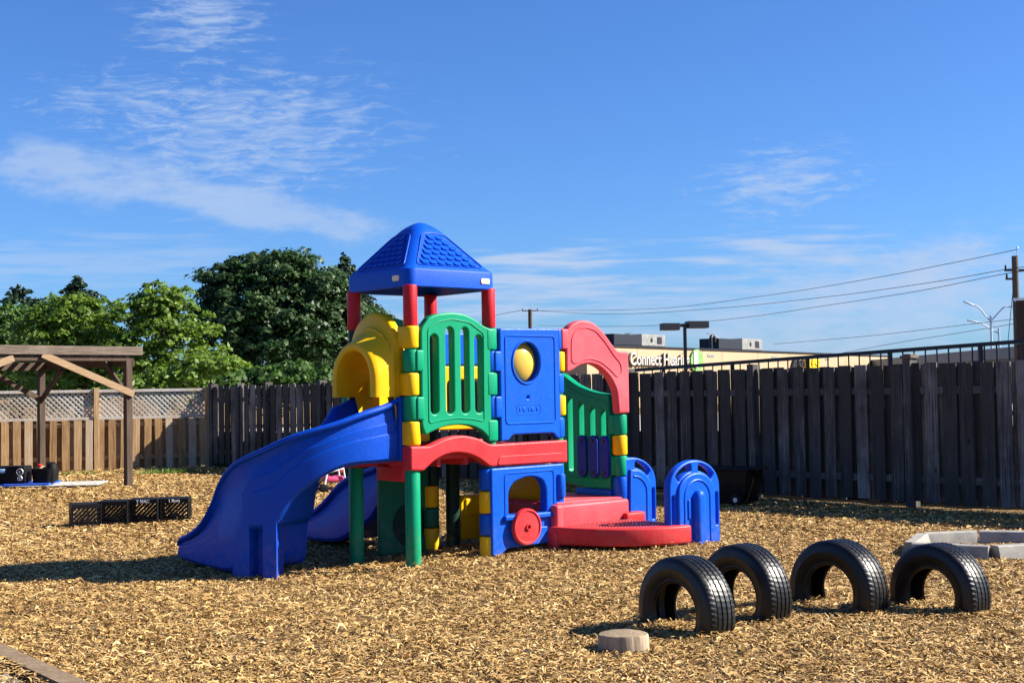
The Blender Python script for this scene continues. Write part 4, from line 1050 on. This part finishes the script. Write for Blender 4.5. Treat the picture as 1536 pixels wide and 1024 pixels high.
# ------------------------------------------------------------------ street beyond the fence
def store():
    A = at(880, 521, 92); B = at(1337, 534, 147); d = Vector((B.x-A.x, B.y-A.y, 0)); L = d.length; d.normalize(); n = Vector((d.y, -d.x, 0)); H = 4.42
    ang = math.atan2(d.y, d.x)
    e = empty('store_building', (A.x, A.y, 0), ang, 'long low beige shop building with a dark roof edge beyond the fence', 'building')
    m = MB(); m.box(0, L, 0, 18, -1, H); w = m.build('wall', BEIGE, e, 0)
    jm = simple('joint_filler', (.27, .20, .125), .9)
    for k in range(1, 9): m = MB(); m.box(L*k/9-.02, L*k/9+.02, -.012, .004, 0, H-.05); m.build('wall_joint', jm, w, 0)
    for k in range(5): m = MB(); m.box(L*(k+.5)/5-.6, L*(k+.5)/5+.6, -.04, .0, H-.55, H-.35, .01); m.build('wall_vent', ACGREY, w, 0)
    m = MB(); m.box(-.1, L+.1, -.12, 18.1, H+.003, H+.12); m.build('roof_edge', BLACKMETAL, e, 0)
    def pos(px, py):
        r = ray(px, py); M_ = np.array([[d.x, -r.x], [d.y, -r.y]]); t = np.linalg.solve(M_, np.array([-A.x, -A.y]))
        return t[0], CAMH+r.z*t[1]
    x0, z0 = pos(941, 547); x1, z1 = pos(1030, 547); zt = pos(980, 532)[1]
    v, f = text('Connect Hearing', 1.35, .12, .018); xs = [p[0] for p in v]; k = (x1-x0)/(max(xs)-min(xs))
    off = MB(); off.add([(x0+a*k+.09, -.03-c, z0+b*.98-.05) for a, b, c in v], f); off.build('sign_backing', BLACKMETAL, e, 0)
    m = MB(); m.add([(x0+a*k, -.2-c, z0+b*.98) for a, b, c in v], f); m.build('sign_lettering', DULLWHITE, e, 0)
    xc, zc = pos(1043, 541)
    g = MB(); g.add(*sheet(circ(0, 0, .92, n=32), (), .1, .01, lambda a, b, dd: (xc+a*1.25, -.14-dd, zc+b))); lg = g.build('logo_disc', simple('lime_green_sign', (.19, .38, .10), .5, .1), e, 0)
    g = MB(); g.box(xc-.75, xc-.05, -.27, -.2, zc-.55, zc+.75); g.build('logo_mark', WHITE, lg, 0)
    for tx, p0, p1, mat in (('AV', 1184, 1203, None), ('RIS', 1205, 1227, None)):
        xa, za = pos(p0, 553); xb, _ = pos(p1, 553); v, f = text(tx, 2.1, .12, .08); q = [p[0] for p in v]; k = (xb-xa)/(max(q)-min(q))
        mt = BLACKMETAL if tx == 'AV' else simple('yellow_sign', (.85, .55, .01), .5, .05)
        m = MB(); m.add([(xa+(a-min(q))*k, -.2-c, za+b*.62) for a, b, c in v], f); m.build('shop_sign', mt, e, 0)
    def ac(px0, px1, py1, py0, lab):
        xa, za = pos(px0, py1); xb, zb = pos(px1, py0)
        c = A+d*((xa+xb)/2)-n*1.6; wd = xb-xa
        q = empty('rooftop_unit', (c.x, c.y, H+.2), ang, lab, 'air conditioner', 'air conditioning units on the beige roof')
        h = max(.6, zb-H-.1)+.1
        m = MB(); m.box(-wd/2, wd*.02, -.9, .9, 0, h*.9, .03); m.build('dark_housing', BLACKMETAL, q, 0)
        m = MB(); m.box(wd*.03, wd/2, -.85, .85, 0, h, .03); hs = m.build('metal_housing', ACGREY, q, 0)
        m = MB(); m.cyl((wd*.22, -.88, h*.5), (wd*.22, -.86, h*.5), h*.2, n=16); m.box(wd*.33, wd*.42, -.88, -.855, h*.2, h*.8); m.build('vent', BLACKMETAL, hs, 0)
    ac(934, 1011, 521, 506, 'boxy rooftop air conditioner nearer the white lettering'); ac(1090, 1155, 524, 512, 'boxy rooftop air conditioner right of the parking lamp')
    xa, za = pos(1083, 522); c = A+d*xa-n*1.0
    m = MB(); m.tube([(0, 0, 0), (0, 0, .75)]+[(.35-.35*math.cos(q), 0, .75+.35*math.sin(q)) for q in [PI*k/8 for k in range(1, 9)]]+[(.7, 0, .6)], .15, 10)
    o = m.build('vent_pipe', BLACKMETAL, None, 40, loc=(c.x, c.y, H+.16)); o.rotation_euler = (0, 0, ang); tag(o, 'dark gooseneck vent pipe on the beige roof', 'vent pipe')
    b_ = bpos(945, 125); 
    tree('roof_line_tree', 'small tree top showing above the beige shop roof', 'tree', b_, [lob(b_, 945, 515, 125, 1.0, 1.0), lob(b_, 935, 519, 125, .8, .5), lob(b_, 955, 517, 125, .7, .7)], 90, 16, .25, .14, LEAF_MID, .12, 2, 77)
store()
def street():
    # double headed parking lamp
    p = at(1027, 487, 85); e = empty('parking_lamp', (p.x, p.y, 0), R(0), 'dark double-headed parking lamp in front of the beige shop', 'lamp post')
    m = MB(); m.box(-.10, .10, -.10, .10, 0, p.z); m.build('pole', BLACKMETAL, e, 0)
    for sx in (-1, 1):
        m = MB(); m.box(min(sx*.14, sx*.85) if sx > 0 else -1.55, 1.5 if sx > 0 else -.45, -.42, .42, p.z-.35+(.12 if sx > 0 else 0), p.z+.1+(.12 if sx > 0 else 0), .03, Matrix.Rotation(R(12), 4, 'Z')); h = m.build('lamp_head', BLACKMETAL, e, 0)
    m = MB(); m.tube([(-.6, 0, p.z-.2), (-.3, 0, p.z-.05), (.3, 0, p.z-.02)], .1, 8); m.build('arm', BLACKMETAL, e)
    def lamp(px, top, Y, arms, lab):
        p = at(px, top, Y); e = empty('street_lamp', (p.x, p.y, 0), 0, lab, 'street lamp', 'silver street lamps beyond the railing')
        m = MB(); m.cyl((0, 0, 0), (0, 0, p.z), .12, .09, 10); m.build('pole', STEEL, e)
        for pts in arms:
            P = [at(a, b_, Y)-Vector((p.x, p.y, 0)) for a, b_ in pts]
            m = MB(); m.tube(cr(P, 6), .06, 8); o = m.build('arm', STEEL, e)
            t = P[-1]; d = (P[-1]-P[-2]).normalized(); h = MB(); h.plank(t-d*.1, t+d*.75, .22, .12, bev=.03); h.build('lamp_head', STEEL, o)
    lamp(1486, 473, 110, [[(1486, 482), (1478, 473), (1468, 461), (1458, 457)], [(1486, 482), (1497, 470), (1506, 461), (1514, 460)]], 'silver street lamp with two curved arms')
    lamp(1498, 492, 112, [[(1498, 500), (1485, 493), (1473, 485), (1464, 483)]], 'silver street lamp with a single arm below the twin one')
    lamp(1089, 508, 190, [[(1089, 520), (1083, 512), (1075, 505), (1067, 502)]], 'thin silver street lamp arm above the beige roof')
    # utility poles
    def upole(px, top, Y, lab, arms, r=.16):
        p = at(px, top, Y); e = empty('utility_pole', (p.x, p.y, 0), 0, lab, 'utility pole')
        m = MB(); m.cyl((0, 0, 0), (0, 0, p.z), r*1.15, r, 12); m.build('pole', DARKWOOD, e)
        for dz, x0, x1 in arms:
            m = MB(); m.box(x0, x1, -.06, .06, p.z-dz-.05, p.z-dz+.05)
            for x in (x0+.05, x1-.05): m.cyl((x, 0, p.z-dz+.05), (x, 0, p.z-dz+.28), .06, .04, 8)
            m.build('cross_arm', DARKWOOD, e, 0)
        m = MB(); m.cyl((r*.8, 0, p.z-.1), (r*.8+.03, 0, p.z+.42), .035, n=8); m.cyl((r*.8+.03, 0, p.z+.4), (r*.8+.03, 0, p.z+.5), .06, .04, n=8); m.build('insulator', STEEL, e)
        return e
    upole(1522, 384, 70, 'tall dark wooden utility pole at the right edge', [(.75, -.55, .75), (1.2, -.5, .1)])
    upole(795, 464, 150, 'distant short utility pole right of the climber roof', [(.15, -.9, .9)], .22)
    def cable(pts, lab, r=.028):
        P = [at(*q) for q in pts]; c = cr(P, 10); o = Vector(c[0]); m = MB(); m.tube([Vector(q)-o for q in c], r, 5)
        tag(m.build('overhead_cable', BLACKMETAL, None, 60, loc=o), lab, 'cable', 'overhead cables between the utility poles')
    cable([(1527, 374, 70), (1430, 394, 77), (1300, 419, 88), (1150, 443, 103), (980, 463, 122), (797, 466, 150)], 'topmost overhead cable sagging from the tall pole', .019)
    cable([(1560, 398, 67), (1510, 404, 71), (1400, 423, 80), (1250, 444, 93), (1080, 462, 112), (920, 471, 130), (806, 466, 149)], 'second overhead cable, just below the topmost one', .019)
    cable([(1560, 404, 67), (1500, 412, 72), (1380, 436, 82), (1240, 458, 95), (1100, 478, 110), (960, 489, 128), (806, 488, 149)], 'third overhead cable, crossing above the parking lamp', .019)
    cable([(1560, 474, 72), (1440, 488, 82), (1300, 504, 96), (1160, 516, 112)], 'low overhead cable running behind the street lamps', .017)
    cable([(1560, 479, 72), (1440, 499, 82), (1340, 515, 92), (1260, 530, 104)], 'lowest overhead cable dipping towards the beige roof', .017)
    cable([(784, 465, 150), (740, 474, 165), (700, 490, 180), (640, 486, 195), (540, 485, 215)], 'short cable running from the distant pole behind the tower roof', .03)
    cable([(1521, 410, 70), (1519, 440, 70), (1516, 470, 70), (1512, 512, 70)], 'slack service wire hanging beside the tall pole', .018)
    # brick block and grey-roofed shop
    p = at(1524, 451, 60); m = MB(); e = empty('brick_building', (p.x, 60, 0), R(-26), 'dark brown brick building cut off by the right edge', 'building')
    m.box(0, 9, 0, 8, -1, p.z); m.build('wall', BRICK, e, 0)
    m = MB(); m.box(-.1, 9.1, -.1, 8.1, p.z+.003, p.z+.12); m.build('parapet', STEEL, e, 0)
    A = at(1285, 541, 150); B = at(1600, 516, 87); d = Vector((B.x-A.x, B.y-A.y, 0)); L = d.length
    e = empty('grey_shop', (A.x, A.y, 0), math.atan2(d.y, d.x), 'low grey shop with a slate blue roof band behind the railing', 'building')
    m = MB(); m.box(0, L, 0, 12, -1, 3.15); m.build('wall', GREYWALL, e, 0)
    m = MB(); m.box(-.1, L+.1, -.3, 12.3, 3.153, 4.0); m.build('roof', SLATE, e, 0)
street()

# ------------------------------------------------------------------ sky, sun, camera
def world():
    w = bpy.data.worlds.new('World'); SC.world = w; w.use_nodes = True
    t = NT(w); bg = t.n['Background']
    sky = t('ShaderNodeTexSky', sky_type='NISHITA', sun_disc=False, sun_elevation=SUN_EL, sun_rotation=PI/2-SUN_AZ, altitude=200, air_density=1.0, dust_density=.6, ozone_density=2.5)
    D = t('ShaderNodeTexCoord').outputs['Generated']
    x, y, z = [t('ShaderNodeSeparateXYZ', {0: D}).outputs[k] for k in range(3)]
    yy = t.math('MAXIMUM', y, .02)
    a = t.math('DIVIDE', x, yy); e = t.math('DIVIDE', z, yy)
    sky_c = t.mix(1., sky.outputs[0], SKYTINT, 'MULTIPLY')
    P = t('ShaderNodeCombineXYZ', {0: a, 1: e, 2: 0.}).outputs[0]
    def M(sx, sy, ox=0, rot=0): return t('ShaderNodeMapping', {'Vector': P, 'Scale': (sx, sy, 1), 'Location': (ox, 0, 0), 'Rotation': (0, 0, rot)}).outputs[0]
    warp = t('ShaderNodeVectorMath', {0: M(9, 40, 0, R(4)), 1: t('ShaderNodeVectorMath', {0: t.noise(M(6, 14), 3, 3, .5, True), 1: (.6, .6, 0)}, operation='MULTIPLY').outputs[0]}, operation='ADD').outputs[0]
    rip = t.noise(warp, 4.2, 9, .64)                    # fine rippled cirrus
    soft = t.noise(M(7, 16, 3.3, R(10)), 2.2, 8, .62)  # soft banks
    soft2 = t.noise(M(9, 22, 7.1, R(4)), 2.6, 9, .66)
    stre = t.noise(M(5, 55, 1.7, R(3)), 2.4, 6, .55)   # long thin streaks
    def G(a0, e0, ra, re, rot):
        c, s = math.cos(rot), math.sin(rot)
        da = t.math('SUBTRACT', a, a0); de = t.math('SUBTRACT', e, e0)
        p = t.math('ADD', t.math('MULTIPLY', da, c/ra), t.math('MULTIPLY', de, s/ra))
        q = t.math('ADD', t.math('MULTIPLY', da, -s/re), t.math('MULTIPLY', de, c/re))
        r2 = t.math('ADD', t.math('MULTIPLY', p, p), t.math('MULTIPLY', q, q))
        return t.math('EXPONENT', t.math('MULTIPLY', r2, -1.))
    def cl(mask, n, lo, hi, amp):
        # clouds: noise pushed up by mask
        v = t.math('ADD', n, t.math('MULTIPLY', mask, .34))
        v = t('ShaderNodeMapRange', {0: v, 1: lo, 2: hi, 3: 0., 4: 1.}, interpolation_type='SMOOTHSTEP', clamp=True).outputs[0]
        return t.math('MULTIPLY', t.math('MULTIPLY', v, amp), t.math('MINIMUM', t.math('MULTIPLY', mask, 1.7), 1.))
    def px(x_, y_):
        r = ray(x_, y_); return r.x/r.y, r.z/r.y
    A = [
        cl(t.math('MAXIMUM', G(*px(110, 260), .105, .022, R(-9)), G(*px(390, 315), .13, .017, R(-11))), soft, .56, .86, .62),
        cl(G(*px(370, 205), .13, .062, R(4)), rip, .62, 1.02, .7),
        cl(G(*px(300, 30), .06, .035, 0), rip, .62, 1.02, .7),
        cl(G(*px(180, 150), .09, .03, 0), rip, .68, .98, .45),
        cl(t.math('MAXIMUM', G(*px(840, 395), .10, .024, 0), G(*px(1180, 375), .10, .02, R(3))), stre, .64, .98, .85),
        cl(G(*px(1170, 275), .075, .035, R(10)), rip, .64, 1.04, .75),
        cl(G(*px(1330, 450), .17, .045, R(8)), soft, .60, 1.0, .75),
        cl(G(*px(930, 455), .3, .035, 0), stre, .64, 1.0, .7),
        cl(G(*px(1330, 480), .2, .05, R(6)), soft2, .60, 1.0, .7),
        cl(G(*px(1400, 395), .12, .03, R(5)), soft2, .64, 1.02, .7),
        cl(G(*px(760, 430), .12, .03, 0), stre, .62, .98, .75),
        cl(G(*px(130, 395), .15, .025, 0), stre, .58, .92, .4),
    ]
    s = A[0]
    for q in A[1:]: s = t.math('SUBTRACT', 1., t.math('MULTIPLY', t.math('SUBTRACT', 1., s), t.math('SUBTRACT', 1., q)))
    fwd = t('ShaderNodeMapRange', {0: y, 1: .05, 2: .3, 3: 0., 4: 1.}, clamp=True).outputs[0]
    s = t.math('MULTIPLY', s, fwd)
    c = t.mix(s, sky_c, CLOUDC)
    t.l.new(c, bg.inputs[0]); bg.inputs[1].default_value = SKYS
SKYTINT = (.44, .75, 1.25); SKYS = .05; CLOUDC = (3.7, 4.7, 6.5)
world()
su = bpy.data.lights.new('sun', 'SUN'); su.energy = 5.0; su.angle = R(.53); su.color = (1., .93, .82)
so = bpy.data.objects.new('sun', su); COL.objects.link(so)
sd = Vector((math.cos(SUN_EL)*math.cos(SUN_AZ), math.cos(SUN_EL)*math.sin(SUN_AZ), math.sin(SUN_EL)))
so.rotation_euler = sd.to_track_quat('Z', 'Y').to_euler(); so.location = sd*60
cam = bpy.data.cameras.new('camera'); co = bpy.data.objects.new('camera', cam); COL.objects.link(co); SC.camera = co
cam.sensor_width = 36; cam.lens = 36*FPX/1536; cam.clip_end = 5000; cam.clip_start = .1
fw = Vector((0, _ct, _st)); up0 = Vector((0, -_st, _ct)); rt = Vector((1, 0, 0))
rx = rt*_c-up0*_s; ux = rt*_s+up0*_c
co.matrix_world = Matrix(((rx.x, ux.x, -fw.x, 0), (rx.y, ux.y, -fw.y, 0), (rx.z, ux.z, -fw.z, CAMH), (0, 0, 0, 1)))
vs = SC.view_settings; vs.view_transform = 'Standard'; vs.look = 'None'; vs.gamma = 1; vs.exposure = 1.43
SC.display_settings.display_device = 'sRGB'
